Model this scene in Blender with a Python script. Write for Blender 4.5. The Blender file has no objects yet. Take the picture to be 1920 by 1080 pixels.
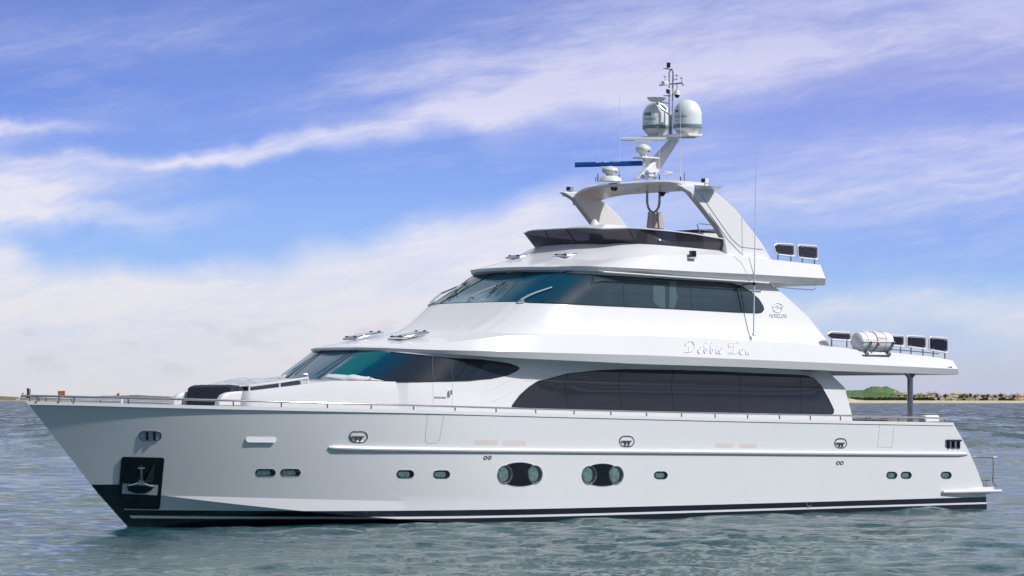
import bpy, bmesh, math, random
import numpy as np
from mathutils import Vector, Matrix
from mathutils.bvhtree import BVHTree
from mathutils.geometry import delaunay_2d_cdt
R = math.radians
scene = bpy.context.scene
C = scene.collection
random.seed(7); rng = np.random.RandomState(11)

# ------------------------------------------------------------------ camera
F, H, CX, HY = 7000.0, 3.25, 960.0, 749.5          # focal length in photo pixels, eye height, centre, horizon row
cam = bpy.data.cameras.new('camera'); co = bpy.data.objects.new('camera', cam); C.objects.link(co)
co.location = (0, 0, H); co.rotation_euler = (R(90), 0, 0)
cam.sensor_width = 36; cam.lens = F/1920*36; cam.shift_y = (HY-540)/1920
cam.clip_start = 1; cam.clip_end = 90000
scene.camera = co

# ------------------------------------------------------------------ sun, sky, exposure
SUN_EL, SUN_AZ = R(43), (0.905, -0.425)              # horizontal direction towards the sun
sd = bpy.data.lights.new('sun', 'SUN'); sd.energy = 3.45; sd.angle = R(1.2); sd.color = (1, .98, .95)
so = bpy.data.objects.new('sun', sd); C.objects.link(so)
_v = Vector((SUN_AZ[0]*math.cos(SUN_EL), SUN_AZ[1]*math.cos(SUN_EL), math.sin(SUN_EL)))
so.rotation_euler = _v.to_track_quat('Z', 'Y').to_euler(); so.location = (60, -60, 80)
scene.view_settings.view_transform = 'Standard'; scene.view_settings.look = 'None'
scene.view_settings.exposure = 0.0; scene.view_settings.gamma = 1.0

def lin(r, g, b):
    f = lambda c: (c/255/12.92) if c/255 <= .04045 else ((c/255+.055)/1.055)**2.4
    return (f(r), f(g), f(b), 1)

class NT:                                          # tiny node-graph writer
    def __init__(s, tree): s.t = tree; s.n = tree.nodes; s.l = tree.links
    def new(s, typ, **kw):
        n = s.n.new(typ)
        for k, v in kw.items(): setattr(n, k, v)
        return n
    def put(s, sock, v):
        if isinstance(v, bpy.types.NodeSocket): s.l.new(v, sock)
        else: sock.default_value = v
    def m(s, op, a, b=0.0, c=0.0, clamp=False):
        n = s.new('ShaderNodeMath', operation=op, use_clamp=clamp)
        s.put(n.inputs[0], a); s.put(n.inputs[1], b)
        if op in ('MULTIPLY_ADD', 'COMPARE'): s.put(n.inputs[2], c)
        return n.outputs[0]
    def ramp(s, fac, stops, interp='LINEAR'):
        n = s.new('ShaderNodeValToRGB'); cr = n.color_ramp; cr.interpolation = interp
        while len(cr.elements) > 1: cr.elements.remove(cr.elements[-1])
        for i, (p, c) in enumerate(stops):
            e = cr.elements[0] if i == 0 else cr.elements.new(p)
            e.position = p; e.color = c if hasattr(c, '__len__') else (c, c, c, 1)
        s.put(n.inputs[0], fac); return n.outputs[0]
    def mix(s, fac, a, b, blend='MIX'):
        n = s.new('ShaderNodeMix', data_type='RGBA', blend_type=blend)
        s.put(n.inputs[0], fac); s.put(n.inputs[6], a); s.put(n.inputs[7], b); return n.outputs[2]
    def noise(s, vec, scale, detail=4, rough=.5, dist=0.0):
        n = s.new('ShaderNodeTexNoise'); s.put(n.inputs['Vector'], vec)
        n.inputs['Scale'].default_value = scale; n.inputs['Detail'].default_value = detail
        n.inputs['Roughness'].default_value = rough; n.inputs['Distortion'].default_value = dist
        return n.outputs[0]
    def comb(s, x, y, z=0.0):
        n = s.new('ShaderNodeCombineXYZ'); s.put(n.inputs[0], x); s.put(n.inputs[1], y); s.put(n.inputs[2], z); return n.outputs[0]
    def smooth(s, v, lo, hi):
        n = s.new('ShaderNodeMapRange', interpolation_type='SMOOTHSTEP')
        s.put(n.inputs[0], v); s.put(n.inputs[1], lo); s.put(n.inputs[2], hi); return n.outputs[0]

def build_world():
    w = bpy.data.worlds.new('World'); scene.world = w; w.use_nodes = True
    t = NT(w.node_tree); t.n.clear()
    out = t.new('ShaderNodeOutputWorld'); bg = t.new('ShaderNodeBackground'); t.l.new(bg.outputs[0], out.inputs[0])
    tc = t.new('ShaderNodeTexCoord'); sp = t.new('ShaderNodeSeparateXYZ'); t.l.new(tc.outputs['Generated'], sp.inputs[0])
    X, Y, Z = sp.outputs
    sky = t.new('ShaderNodeTexSky', sky_type='NISHITA'); sky.sun_disc = False
    sky.sun_elevation = SUN_EL; sky.sun_rotation = math.atan2(SUN_AZ[0], SUN_AZ[1]); sky.air_density = 1.0; sky.dust_density = 1.5
    nish = t.mix(1.0, sky.outputs[0], (0.10, 0.10, 0.105, 1), 'MULTIPLY')
    ay = t.m('MAXIMUM', t.m('ABSOLUTE', Y), 0.12)
    # azimuth-like and elevation-like coordinates of the visible strip of sky, 0..1 over about 18 x 7 degrees
    U = t.m('ADD', t.m('MULTIPLY', t.m('DIVIDE', X, ay), F/1920), .5)
    V = t.m('SUBTRACT', HY/1080, t.m('MULTIPLY', t.m('DIVIDE', Z, ay), F/1080))
    P = t.comb(t.m('MULTIPLY', U, 1.78), V)
    w1 = t.noise(P, 2.2, 5, .55); w2 = t.noise(P, 9.0, 5, .6)
    warp = t.m('ADD', t.m('MULTIPLY', t.m('SUBTRACT', w1, .5), .13), t.m('MULTIPLY', t.m('SUBTRACT', w2, .5), .035))
    Vw = t.m('ADD', V, warp)
    # wind-drawn fibres, lying about ten degrees off level
    fx = t.m('ADD', t.m('MULTIPLY', U, 1.75), t.m('MULTIPLY', V, -.31)); fy = t.m('ADD', V, t.m('MULTIPLY', U, .31))
    fib = t.noise(t.comb(t.m('MULTIPLY', fx, 1.6), t.m('MULTIPLY', t.m('ADD', fy, t.m('MULTIPLY', warp, .9)), 8.5)), 1.0, 9, .62, .35)
    fib2 = t.noise(t.comb(t.m('MULTIPLY', fx, 5.0), t.m('MULTIPLY', fy, 30.0)), 1.0, 8, .65, .5)
    fib3 = t.noise(t.comb(t.m('MULTIPLY', fx, 16.0), t.m('MULTIPLY', t.m('ADD', fy, t.m('MULTIPLY', warp, .5)), 75.0)), 1.0, 6, .7, .6)
    fbr = t.m('ADD', t.m('ADD', t.m('MULTIPLY', fib, .58), t.m('MULTIPLY', fib2, .30)), t.m('MULTIPLY', fib3, .12))
    fbr = t.smooth(fbr, .36, .64)
    base = t.ramp(V, [(0, lin(112, 139, 213)), (.12, lin(113, 145, 224)), (.24, lin(127, 160, 236)), (.40, lin(152, 187, 247)), (.52, lin(160, 198, 245)),
                      (.60, lin(188, 207, 236)), (.66, lin(202, 208, 226)), (.70, lin(203, 207, 221))])
    baser = t.ramp(V, [(0, lin(130, 143, 218)), (.12, lin(122, 143, 224)), (.27, lin(130, 158, 238)), (.42, lin(140, 175, 243)), (.52, lin(163, 198, 242)),
                      (.60, lin(190, 205, 233)), (.65, lin(193, 199, 219)), (.70, lin(192, 199, 219))])
    base = t.mix(t.smooth(U, .35, .85), base, baser)
    ccol = t.ramp(V, [(0, lin(190, 197, 238)), (.12, lin(213, 214, 243)), (.25, lin(224, 224, 247)), (.40, lin(238, 236, 243)), (.55, lin(231, 229, 235)), (.70, lin(220, 219, 224))])
    def streak(ys, ws, amps, vv=Vw):
        yc = t.ramp(U, ys, 'EASE'); ww = t.ramp(U, ws); am = t.ramp(U, amps)
        d = t.m('DIVIDE', t.m('SUBTRACT', vv, yc), ww)
        return t.m('MULTIPLY', t.m('EXPONENT', t.m('MULTIPLY', t.m('MULTIPLY', d, d), -1.0)), am)
    y = lambda v: v/1080.0
    x = lambda v: v/1920.0
    masks = []
    masks.append((streak([(0, y(300)), (x(380), y(302)), (x(620), y(258)), (x(900), y(198)), (x(1150), y(140)), (x(1500), y(95)), (1, y(60))],
                         [(0, .012), (x(380), .014), (x(700), .022), (x(1000), .04), (x(1300), .09), (1, .11)],
                         [(0, .45), (x(250), .6), (x(420), 1.0), (x(900), 1.2), (x(1200), 1.05), (x(1600), .7), (1, .62)]), .50))
    masks.append((streak([(0, y(230)), (x(500), y(190)), (x(900), y(130)), (x(1300), y(60)), (1, y(20))], [(0, .03), (x(600), .05), (1, .08)], [(0, .1), (x(500), .2), (x(800), .5), (x(1300), .55), (1, .4)]), .85))
    masks.append((streak([(0, y(60)), (.5, y(30)), (1, y(10))], [(0, .05), (1, .10)], [(0, .30), (.35, .16), (.6, .5), (1, .6)]), .8))
    masks.append((streak([(0, y(232)), (1, y(240))], [(0, .012), (1, .012)], [(0, .9), (x(170), .25), (x(260), 0)]), .5))
    masks.append((streak([(0, y(360)), (x(300), y(330)), (1, y(330))], [(0, .07), (x(200), .03), (1, .01)], [(0, 1.15), (x(90), .8), (x(330), .1), (x(420), 0)]), .5))
    masks.append((streak([(0, y(400)), (x(400), y(405)), (1, y(400))], [(0, .02), (1, .008)], [(0, .8), (x(200), .55), (x(380), .25), (x(500), 0)]), .5))
    masks.append((streak([(x(1000), y(300)), (x(1500), y(285)), (1, y(262))], [(0, .02), (1, .045)], [(x(1000), 0), (x(1450), .36), (1, .45)]), .6))
    masks.append((streak([(x(1000), y(390)), (x(1500), y(372)), (1, y(345))], [(0, .02), (1, .05)], [(x(1000), 0), (x(1350), .42), (1, .52)]), .6))
    masks.append((streak([(x(1000), y(600)), (1, y(585))], [(0, .03), (1, .035)], [(x(1000), 0), (x(1500), .5), (1, .65)]), .4))
    # the low pale bank with its ragged upper edge
    yb = t.ramp(U, [(0, y(440)), (x(120), y(478)), (x(300), y(490)), (x(500), y(470)), (x(650), y(428)), (x(850), y(368)), (x(1100), y(318)), (x(1400), y(330)), (1, y(420))], 'EASE')
    am = t.ramp(U, [(0, .95), (x(650), .95), (x(1000), .9), (x(1150), .45), (x(1400), .12), (1, .1)])
    low = t.ramp(U, [(0, y(1080)), (x(600), y(900)), (x(780), y(560)), (x(1000), y(470)), (1, y(430))])
    bank = t.m('MULTIPLY', t.smooth(t.m('SUBTRACT', Vw, yb), -.012, .07), t.m('SUBTRACT', 1.0, t.m('MULTIPLY', t.smooth(t.m('SUBTRACT', Vw, low), 0.0, .06), .55)))
    masks.append((t.m('MULTIPLY', bank, am), .28))
    total = None
    for mk, fi in masks:                      # each cloud thinned by the fibres, by its own share
        k = t.m('MULTIPLY', mk, t.m('ADD', 1-fi, t.m('MULTIPLY', fbr, fi*1.5)))
        total = k if total is None else t.m('SUBTRACT', 1.0, t.m('MULTIPLY', t.m('SUBTRACT', 1.0, t.m('MINIMUM', k, 1.0)), t.m('SUBTRACT', 1.0, total)))
    total = t.m('MINIMUM', t.m('ADD', total, t.m('MULTIPLY', t.smooth(fbr, .45, 1.0), .10)), .96)
    # a few small grey puffs low over the water
    pf = t.noise(t.comb(t.m('MULTIPLY', U, 14.0), t.m('MULTIPLY', V, 22.0)), 1.0, 6, .6)
    pu = t.m('MULTIPLY', t.smooth(pf, .52, .68), t.m('MULTIPLY', t.smooth(V, y(560), y(640)), t.m('SUBTRACT', 1.0, t.smooth(V, y(670), y(725)))))
    col = t.mix(total, base, ccol)
    col = t.mix(t.m('MULTIPLY', pu, .5), col, lin(205, 200, 212))
    above = t.smooth(Z, .108, .150)                       # higher, thin bright overcast patches between the blue
    cl = t.smooth(t.noise(t.comb(t.m('DIVIDE', X, t.m('ADD', Z, .15)), t.m('DIVIDE', Y, t.m('ADD', Z, .15))), 1.6, 5, .6), .28, .50)
    col = t.mix(above, col, t.mix(cl, lin(172, 192, 214), lin(226, 230, 234)))
    el = t.smooth(Z, .42, .80)
    back = t.smooth(Y, -.2, .2)
    bk = t.smooth(t.noise(t.comb(t.m('MULTIPLY', X, 6.0), t.m('MULTIPLY', Z, 26.0), Y), 1.0, 6, .6), .42, .62)
    strip = t.mix(back, t.mix(bk, lin(62, 80, 112), lin(172, 184, 204)), col)
    t.l.new(t.mix(el, strip, nish), bg.inputs[0]); bg.inputs[1].default_value = 1.0
build_world()

# ------------------------------------------------------------------ helpers
def tag(o, label=None, cat=None, group=None, kind=None):
    if label: o['label'] = label
    if cat: o['category'] = cat
    if group: o['group'] = group
    if kind: o['kind'] = kind
    return o
def empty(name, loc=(0, 0, 0), rz=0.0, parent=None):
    o = bpy.data.objects.new(name, None); C.objects.link(o); o.location = loc; o.rotation_euler = (0, 0, rz); o.parent = parent
    o.empty_display_size = .2; return o
def obj(name, verts, faces, mat, parent=None, smooth=30, bevel=0):
    me = bpy.data.meshes.new(name); me.from_pydata([tuple(map(float, v)) for v in verts], [], faces)
    bm = bmesh.new(); bm.from_mesh(me); bmesh.ops.remove_doubles(bm, verts=bm.verts, dist=1e-5)
    bmesh.ops.dissolve_degenerate(bm, dist=1e-6, edges=bm.edges); bmesh.ops.recalc_face_normals(bm, faces=bm.faces)
    bm.to_mesh(me); bm.free()
    for m in (mat if isinstance(mat, (list, tuple)) else [mat]): me.materials.append(m)
    if smooth is not None:
        me.shade_smooth(); me.set_sharp_from_angle(angle=R(smooth))
    o = bpy.data.objects.new(name, me); C.objects.link(o); o.parent = parent
    if bevel:
        b = o.modifiers.new('bevel', 'BEVEL'); b.width = bevel; b.segments = 2; b.limit_method = 'ANGLE'; b.angle_limit = R(25)
    return o
class G:                                           # collects shapes for one mesh
    def __init__(s): s.v = []; s.f = []; s.k = []
    def each(s, name, mat, parent=None, **kw):      # every shape added becomes an object of its own
        r = []
        ks = s.k+[(len(s.v), len(s.f))]
        for (a, fa), (b, fb) in zip(ks, ks[1:]): r.append(obj(name, s.v[a:b], [tuple(i-a for i in q) for q in s.f[fa:fb]], mat, parent, **kw))
        return r
    def add(s, v, f):
        s.k.append((len(s.v), len(s.f))); k = len(s.v); s.v += [tuple(map(float, p)) for p in v]; s.f += [tuple(i+k for i in q) for q in f]; return s
    def box(s, c, d, rz=0.0, tilt=None):
        M = Matrix.Rotation(rz, 3, 'Z')
        if tilt: M = M @ Matrix.Rotation(tilt[1], 3, tilt[0])
        vs = [M @ Vector((i*d[0]/2, j*d[1]/2, k*d[2]/2)) + Vector(c) for i in (-1, 1) for j in (-1, 1) for k in (-1, 1)]
        return s.add(vs, [(0, 1, 3, 2), (4, 6, 7, 5), (0, 4, 5, 1), (2, 3, 7, 6), (0, 2, 6, 4), (1, 5, 7, 3)])
    def tube(s, pts, r, n=8, closed=False, caps=True):
        pts = [Vector(p) for p in pts]; m = len(pts); rs = r if hasattr(r, '__len__') else [r]*m
        up = None; vs = []
        for i, p in enumerate(pts):
            a = pts[i-1] if (i > 0 or closed) else p; b = pts[(i+1) % m] if (i < m-1 or closed) else p
            d = (b-a)
            if d.length < 1e-9: d = Vector((0, 0, 1))
            d.normalize()
            if up is None:
                up = Vector((0, 0, 1)) if abs(d.z) < .9 else Vector((1, 0, 0))
            x = up - d*up.dot(d)
            if x.length < 1e-4: x = Vector((0, 1, 0)) - d*d.y
            x.normalize(); up = x; y = d.cross(x)
            vs += [p + (x*math.cos(2*math.pi*k/n) + y*math.sin(2*math.pi*k/n))*rs[i] for k in range(n)]
        fs = [(i*n+k, i*n+(k+1) % n, ((i+1) % m)*n+(k+1) % n, ((i+1) % m)*n+k) for i in range(m if closed else m-1) for k in range(n)]
        if caps and not closed: fs += [tuple(range(n-1, -1, -1)), tuple((m-1)*n+k for k in range(n))]
        return s.add(vs, fs)
    def lathe(s, prof, c, n=24, axis='Z'):
        vs = []
        for (r, z) in prof:
            for k in range(n):
                a = 2*math.pi*k/n; p = (r*math.cos(a), r*math.sin(a), z)
                if axis == 'X': p = (p[2], p[0], p[1])
                if axis == 'Y': p = (p[0], p[2], p[1])
                vs.append((p[0]+c[0], p[1]+c[1], p[2]+c[2]))
        m = len(prof)
        fs = [(i*n+k, i*n+(k+1) % n, (i+1)*n+(k+1) % n, (i+1)*n+k) for i in range(m-1) for k in range(n)]
        fs += [tuple(range(n)), tuple((m-1)*n+k for k in range(n))]
        return s.add(vs, fs)
    def obj(s, name, mat, parent=None, **kw): return obj(name, s.v, s.f, mat, parent, **kw)

def mat(name, col, rough=.4, metal=0.0, coat=0.0, spec=.5, vary=0.0, vscale=1.5, bump=0.0, bscale=30, trans=0.0, alpha=1.0):
    m = bpy.data.materials.new(name); m.use_nodes = True; t = NT(m.node_tree); b = t.n['Principled BSDF']
    c4 = (*col[:3], 1); b.inputs['Base Color'].default_value = c4; b.inputs['Roughness'].default_value = rough
    b.inputs['Metallic'].default_value = metal; b.inputs['Coat Weight'].default_value = coat; b.inputs['Coat Roughness'].default_value = .06
    b.inputs['Specular IOR Level'].default_value = spec; b.inputs['Transmission Weight'].default_value = trans; b.inputs['Alpha'].default_value = alpha
    tc = t.new('ShaderNodeTexCoord')
    if vary:
        n = t.noise(tc.outputs['Object'], vscale, 6, .6)
        t.l.new(t.mix(t.smooth(n, .3, .7), tuple(c*(1-vary) for c in col[:3])+(1,), tuple(min(1, c*(1+vary)) for c in col[:3])+(1,)), b.inputs['Base Color'])
    if bump:
        n = t.noise(tc.outputs['Object'], bscale, 4, .6); bn = t.new('ShaderNodeBump'); bn.inputs['Strength'].default_value = bump; bn.inputs['Distance'].default_value = .02
        t.l.new(n, bn.inputs['Height']); t.l.new(bn.outputs[0], b.inputs['Normal'])
    return m
WHITE = mat('gelcoat_white', (.80, .80, .81), .28, coat=.35, vary=.012, vscale=.8)
WHITE2 = mat('painted_white', (.78, .78, .78), .35, vary=.02, vscale=2)
STEEL = mat('polished_steel', (.75, .75, .77), .16, 1.0)
STEELD = mat('steel_darker', (.42, .41, .42), .25, 1.0)
BLACK = mat('black_gloss', (.006, .009, .012), .12, coat=.4)
BLACKM = mat('black_rubber', (.015, .016, .018), .55)
NAVY = mat('navy_fabric', (.025, .038, .07), .8, vary=.15, vscale=9, bump=.35, bscale=60)
GLASSD = mat('saloon_glass', (.024, .027, .036), .02, spec=.75, vary=.06, vscale=.7)
GLASSU = mat('wheelhouse_side_glass', (.035, .058, .078), .03, spec=.5, vary=.10, vscale=1.0)
PORTG = mat('porthole_glass', (.13, .22, .21), .08, spec=.6, vary=.35, vscale=14)
PLUM = mat('smoked_acrylic', (.035, .03, .042), .05, spec=.6)
TEAK = mat('teak', (.30, .19, .13), .6, vary=.25, vscale=12)
BLUE = mat('radar_blue', (.004, .075, .30), .3)
GREYB = mat('dome_band_grey', (.20, .28, .32), .4)
GREYP = mat('pale_grey', (.60, .66, .66), .35)
NAVYT = mat('lettering_navy', (.02, .045, .16), .4)
BEIGE = mat('beige_liner', (.55, .50, .47), .6)
BROWN = mat('brown_cushion', (.20, .14, .13), .7, vary=.2, vscale=6)
HATCHG = mat('hatch_glass', (.10, .14, .20), .08, spec=.8)
RED = mat('label_red', (.6, .12, .12), .5)

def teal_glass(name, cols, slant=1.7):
    # tinted windscreen: green-blue glass, sky reflection painted into its paler forward panes
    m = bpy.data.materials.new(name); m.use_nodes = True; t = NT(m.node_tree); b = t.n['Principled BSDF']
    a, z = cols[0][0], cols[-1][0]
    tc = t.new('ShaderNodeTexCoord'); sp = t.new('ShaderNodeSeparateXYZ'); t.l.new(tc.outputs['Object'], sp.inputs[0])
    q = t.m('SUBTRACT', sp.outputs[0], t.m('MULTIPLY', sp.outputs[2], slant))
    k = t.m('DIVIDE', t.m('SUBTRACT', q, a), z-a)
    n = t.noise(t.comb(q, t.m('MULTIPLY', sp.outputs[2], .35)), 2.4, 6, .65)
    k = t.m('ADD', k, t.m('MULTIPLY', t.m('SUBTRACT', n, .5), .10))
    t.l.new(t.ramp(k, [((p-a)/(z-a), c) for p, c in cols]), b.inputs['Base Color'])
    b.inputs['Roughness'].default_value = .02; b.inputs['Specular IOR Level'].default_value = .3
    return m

# ------------------------------------------------------------------ the yacht's own frame: x aft from the stem head, y to starboard, z up from the water
TH = R(40.0); OX, OY = -11.98, 92.2
cT, sT = math.cos(TH), math.sin(TH)
yacht = empty('motor_yacht', (OX, OY, 0), TH)
tag(yacht, 'white three-deck motor yacht with raked bow lying on the sea, filling the picture', 'yacht')
def to_local(x, y): dx, dy = x-OX, y-OY; return (dx*cT+dy*sT, -dx*sT+dy*cT)
CL = to_local(0, 0)
def ray(px): d = (px-CX)/F; return (d*cT+sT, -d*sT+cT)       # per metre of depth
def pt(px, py, b):                                            # point of the vertical plane b metres to port of the centreline
    d = ray(px); t = (-b-CL[1])/d[1]; return np.array((CL[0]+t*d[0], -b, H+t*(HY-py)/F))
def proj(P):
    P = np.asarray(P, float); X = OX+P[..., 0]*cT-P[..., 1]*sT; Y = OY+P[..., 0]*sT+P[..., 1]*cT
    return np.stack([CX+F*X/Y, HY-F*(P[..., 2]-H)/Y], -1)
def first_hit(px, plan):
    d = ray(px); t = np.linspace((-4.6-CL[1])/d[1], (4.6-CL[1])/d[1], 3000)
    x = CL[0]+t*d[0]; y = CL[1]+t*d[1]; g = np.abs(y)-plan(x); i = np.argmax(g < 0)
    if g[i] >= 0: i = int(np.argmin(g))
    return x[i], t[i]

class Curve:
    """one fore-and-aft line of a moulding: plan shape (nose + parallel sides) and height"""
    def __init__(s, B, Ln, p=2.3, sil=None, xn=None, end=None, pts=None, z=None, kind='se', q=2.0, tail=(99, 0), deg=None, endb=None):
        s.B, s.Ln, s.p, s.kind, s.q, s.tail = B, Ln, p, kind, q, tail
        s.xn = xn if xn is not None else 0.0; s.xe = 40.0
        if sil is not None:
            for _ in range(6):
                P = s.xy(np.linspace(0, .5, 300)); Q = np.stack([np.r_[P[0], P[0]], np.r_[P[1], -P[1]], np.zeros(600)], -1)
                s.xn += (sil-proj(Q)[:, 0].min())/(70*cT)
        if end is not None:
            s.xe = 60.0; s.xe = end if end < 45 else first_hit(end, s.plan)[0]
        if pts is not None:
            hx = []
            for (px, py) in pts:
                x, t = first_hit(px, s.plan); hx.append((x, H+t*(HY-py)/F))
            hx.sort(); a = np.array(hx); s.hx = a
            if deg: c = np.polyfit(a[:, 0], a[:, 1], deg); s.z = lambda x, c=c, a=a: np.polyval(c, np.clip(x, a[0, 0], a[-1, 0]))
            else: s.z = lambda x, a=a: smooth_interp(x, a)
        else: s.z = z if callable(z) else (lambda x, z=z: np.zeros_like(np.asarray(x, float))+z)
    def plan(s, x):
        x = np.asarray(x, float); t = np.clip((x-s.xn)/s.Ln, 0, 1)
        b = s.B*(1-(1-t)**s.p)**(1/s.p) if s.kind == 'se' else s.B*(1-(1-t)**s.q)
        b = b - s.tail[1]*np.clip(x-s.tail[0], 0, None)**2
        return np.where((x < s.xn) | (x > s.xe), -5, b)
    def xy(s, u, nose=.42):
        u = np.asarray(u, float)
        k = np.clip(u/nose, 0, 1)
        if s.kind == 'se':
            ph = k*math.pi/2; x = s.xn+s.Ln*(1-np.cos(ph)**(2/s.p))
        else: x = s.xn+s.Ln*k**1.15
        x = np.where(u > nose, s.xn+s.Ln+(s.xe-s.xn-s.Ln)*(u-nose)/(1-nose), x)
        b = np.where(k < 1, s.plan(np.minimum(x, s.xe-1e-6)), s.plan(np.minimum(x, s.xe)-1e-6)); b = np.where(u <= 0, 0, b)
        return x, b
    def at(s, u):
        x, b = s.xy(u); return np.stack([x, -b, s.z(x)], -1)
def smooth_interp(x, a):
    x = np.asarray(x, float); lo, hi = a[0, 0], a[-1, 0]; w = max((hi-lo)/60, .02); r = 0; ws = 0
    for k, g in ((-2, .1), (-1, .22), (0, .36), (1, .22), (2, .1)):
        r = r+g*np.interp(x+k*w, a[:, 0], a[:, 1]); ws += g
    return r/ws

class Loft:
    def __init__(s, curves, N=110, cam_rows=None, camber=.1, sub=1):
        u = np.linspace(0, 1, N); base = [c.at(u) for c in curves]; rows = []
        for i in range(len(base)-1):
            for k in range(sub): rows.append(base[i]+(base[i+1]-base[i])*k/sub)
        rows.append(base[-1]); s.rows = np.array(rows); s.N = N; s.sub = sub; s.nb = len(curves)
        s.extra = []
        if cam_rows:
            top = s.rows[-1]
            for k in cam_rows: r = top.copy(); r[:, 1] *= k; r[:, 2] += camber*(1-k*k)*np.clip(abs(top[:, 1])/2.5, 0, 1); s.extra.append(r)
    def build(s, name, m, parent, endcap=True, **kw):
        rows = list(s.rows)+s.extra; N = s.N; v = []; f = []
        for r in rows:
            st = r[1:].copy(); st[:, 1] *= -1
            v += [tuple(q) for q in r[::-1]]+[tuple(q) for q in st]
        M = 2*N-1
        for i in range(len(rows)-1):
            for j in range(M-1): f.append((i*M+j, i*M+j+1, (i+1)*M+j+1, (i+1)*M+j))
        if endcap:
            for i in range(len(rows)-1): f.append((i*M, (i+1)*M, (i+1)*M+M-1, i*M+M-1))
        return obj(name, v, f, m, parent, **kw)
    def point(s, j, r):
        j = np.clip(j, 0, s.N-1.0001); r = np.clip(r, 0, len(s.rows)-1.0001); j0 = np.floor(j).astype(int); r0 = np.floor(r).astype(int); a = (j-j0)[..., None]; b = (r-r0)[..., None]
        R_ = s.rows; return (R_[r0, j0]*(1-a)+R_[r0, j0+1]*a)*(1-b)+(R_[r0+1, j0]*(1-a)+R_[r0+1, j0+1]*a)*b
    def prep(s):
        jj, rr = np.meshgrid(np.linspace(0, s.N-1.001, 900), np.linspace(0, len(s.rows)-1.001, 40*(len(s.rows)-1)), indexing='ij')
        s.gj, s.gr = jj.ravel(), rr.ravel(); s.gp = proj(s.point(s.gj, s.gr))
    def inv(s, px, py):
        if not hasattr(s, 'gp'): s.prep()
        k = np.argmin((s.gp[:, 0]-px)**2+(s.gp[:, 1]-py)**2); return s.gj[k], s.gr[k]
    def inv2(s, px, py):                              # the same, allowing the starboard half of a nose
        if not hasattr(s, 'gs'): s.prep(); P = s.point(s.gj, s.gr); s.gs = proj(P*np.array((1, -1, 1)))
        d1 = (s.gp[:, 0]-px)**2+(s.gp[:, 1]-py)**2; d2 = (s.gs[:, 0]-px)**2+(s.gs[:, 1]-py)**2; a, b = np.argmin(d1), np.argmin(d2)
        return (s.gj[a], s.gr[a], 1) if d1[a] < 2.0 or d1[a] <= d2[b] else (s.gj[b], s.gr[b], -1)
    def off(s, j, r, o):
        e = .3; P = s.point(j, r); a = s.point(j+e, r)-s.point(j-e, r); b = s.point(j, r+.05)-s.point(j, r-.05); n = np.cross(a, b)
        n /= np.maximum(np.linalg.norm(n, axis=-1, keepdims=True), 1e-9); sg = np.where(n[..., 1:2] > 0, -1, 1)
        n = n*np.where(np.abs(n[..., 1:2]) > .15, sg, np.where(n[..., 0:1] > 0, -1, 1)); return P+n*o
    def window(s, name, top, bot, m, parent, off=.012, wrap=False, cols=150, sub=5, mirror=True):
        port = lambda L: np.array([q[:2] for q in (s.inv2(*p) for p in L) if q[2] > 0])
        T = port(top); Bq = port(bot)
        if wrap: T = np.vstack([(0, T[0, 1]), T]); Bq = np.vstack([(0, Bq[0, 1]), Bq])
        def resample(Q):
            w = np.r_[0, np.cumsum(np.abs(np.diff(Q[:, 0]))+np.abs(np.diff(Q[:, 1]))*8)]; t = np.linspace(0, 1, cols)
            # spread by position along the body, with enough columns round the corners
            k = (Q[:, 0]-Q[0, 0])/max(Q[-1, 0]-Q[0, 0], 1e-6)*.8+w/w[-1]*.2
            return np.interp(t, k, Q[:, 0]), np.interp(t, k, Q[:, 1])
        jt, rt = resample(T); jb, rb = resample(Bq)
        G_ = np.array([s.off(jb+(jt-jb)*k/sub, rb+(rt-rb)*k/sub, off) for k in range(sub+1)])
        if wrap:
            st = G_[:, 1:].copy(); st[:, :, 1] *= -1; G_[:, 0, 1] = 0; G_ = np.concatenate([G_[:, ::-1], st], 1)
        parts = [G_] if (wrap or not mirror) else [G_, G_*np.array((1, -1, 1))]
        res = []
        for g in parts:
            K, M = g.shape[:2]; v = [tuple(q) for q in g.reshape(-1, 3)]
            f = [(a*M+b, a*M+b+1, (a+1)*M+b+1, (a+1)*M+b) for a in range(K-1) for b in range(M-1)]
            res.append(obj(name, v, f, m, parent, smooth=60))
        return res
    def line(s, g, pts, r, off=.014, n=6, mirror=True, seg=6):
        q = [(k[0]*k[2], k[1]) for k in (s.inv2(*p) for p in pts)]; jj = []; rr = []
        for a, b in zip(q[:-1], q[1:]):
            for k in range(seg): jj.append(a[0]+(b[0]-a[0])*k/seg); rr.append(a[1]+(b[1]-a[1])*k/seg)
        jj.append(q[-1][0]); rr.append(q[-1][1]); jj = np.array(jj); P = s.off(np.abs(jj), np.array(rr), off)
        P = P*np.stack([np.ones(len(jj)), np.where(jj < 0, -1, 1), np.ones(len(jj))], -1)
        g.tube(P, r, n)
        if mirror: g.tube(P*np.array((1, -1, 1)), r, n)
        return P
def bvh_of(*obs):
    v = []; f = []
    for o in obs:
        k = len(v); v += [p.co.copy() for p in o.data.vertices]; f += [[i+k for i in p.vertices] for p in o.data.polygons]
    return BVHTree.FromPolygons(v, f)
def cast(bvh, px, py, retry=0):
    d = ray(px); dz = (HY-py)/F; D = Vector((d[0], d[1], dz)).normalized()
    h = bvh.ray_cast(Vector((CL[0], CL[1], H)), D)
    if h[0] is None:
        if retry > 0: return cast(bvh, px-1.5, py, retry-1)
        return None, None
    n = h[1]
    if n.dot(D) > 0: n = -n
    return np.array(h[0]), np.array(n)
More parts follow.
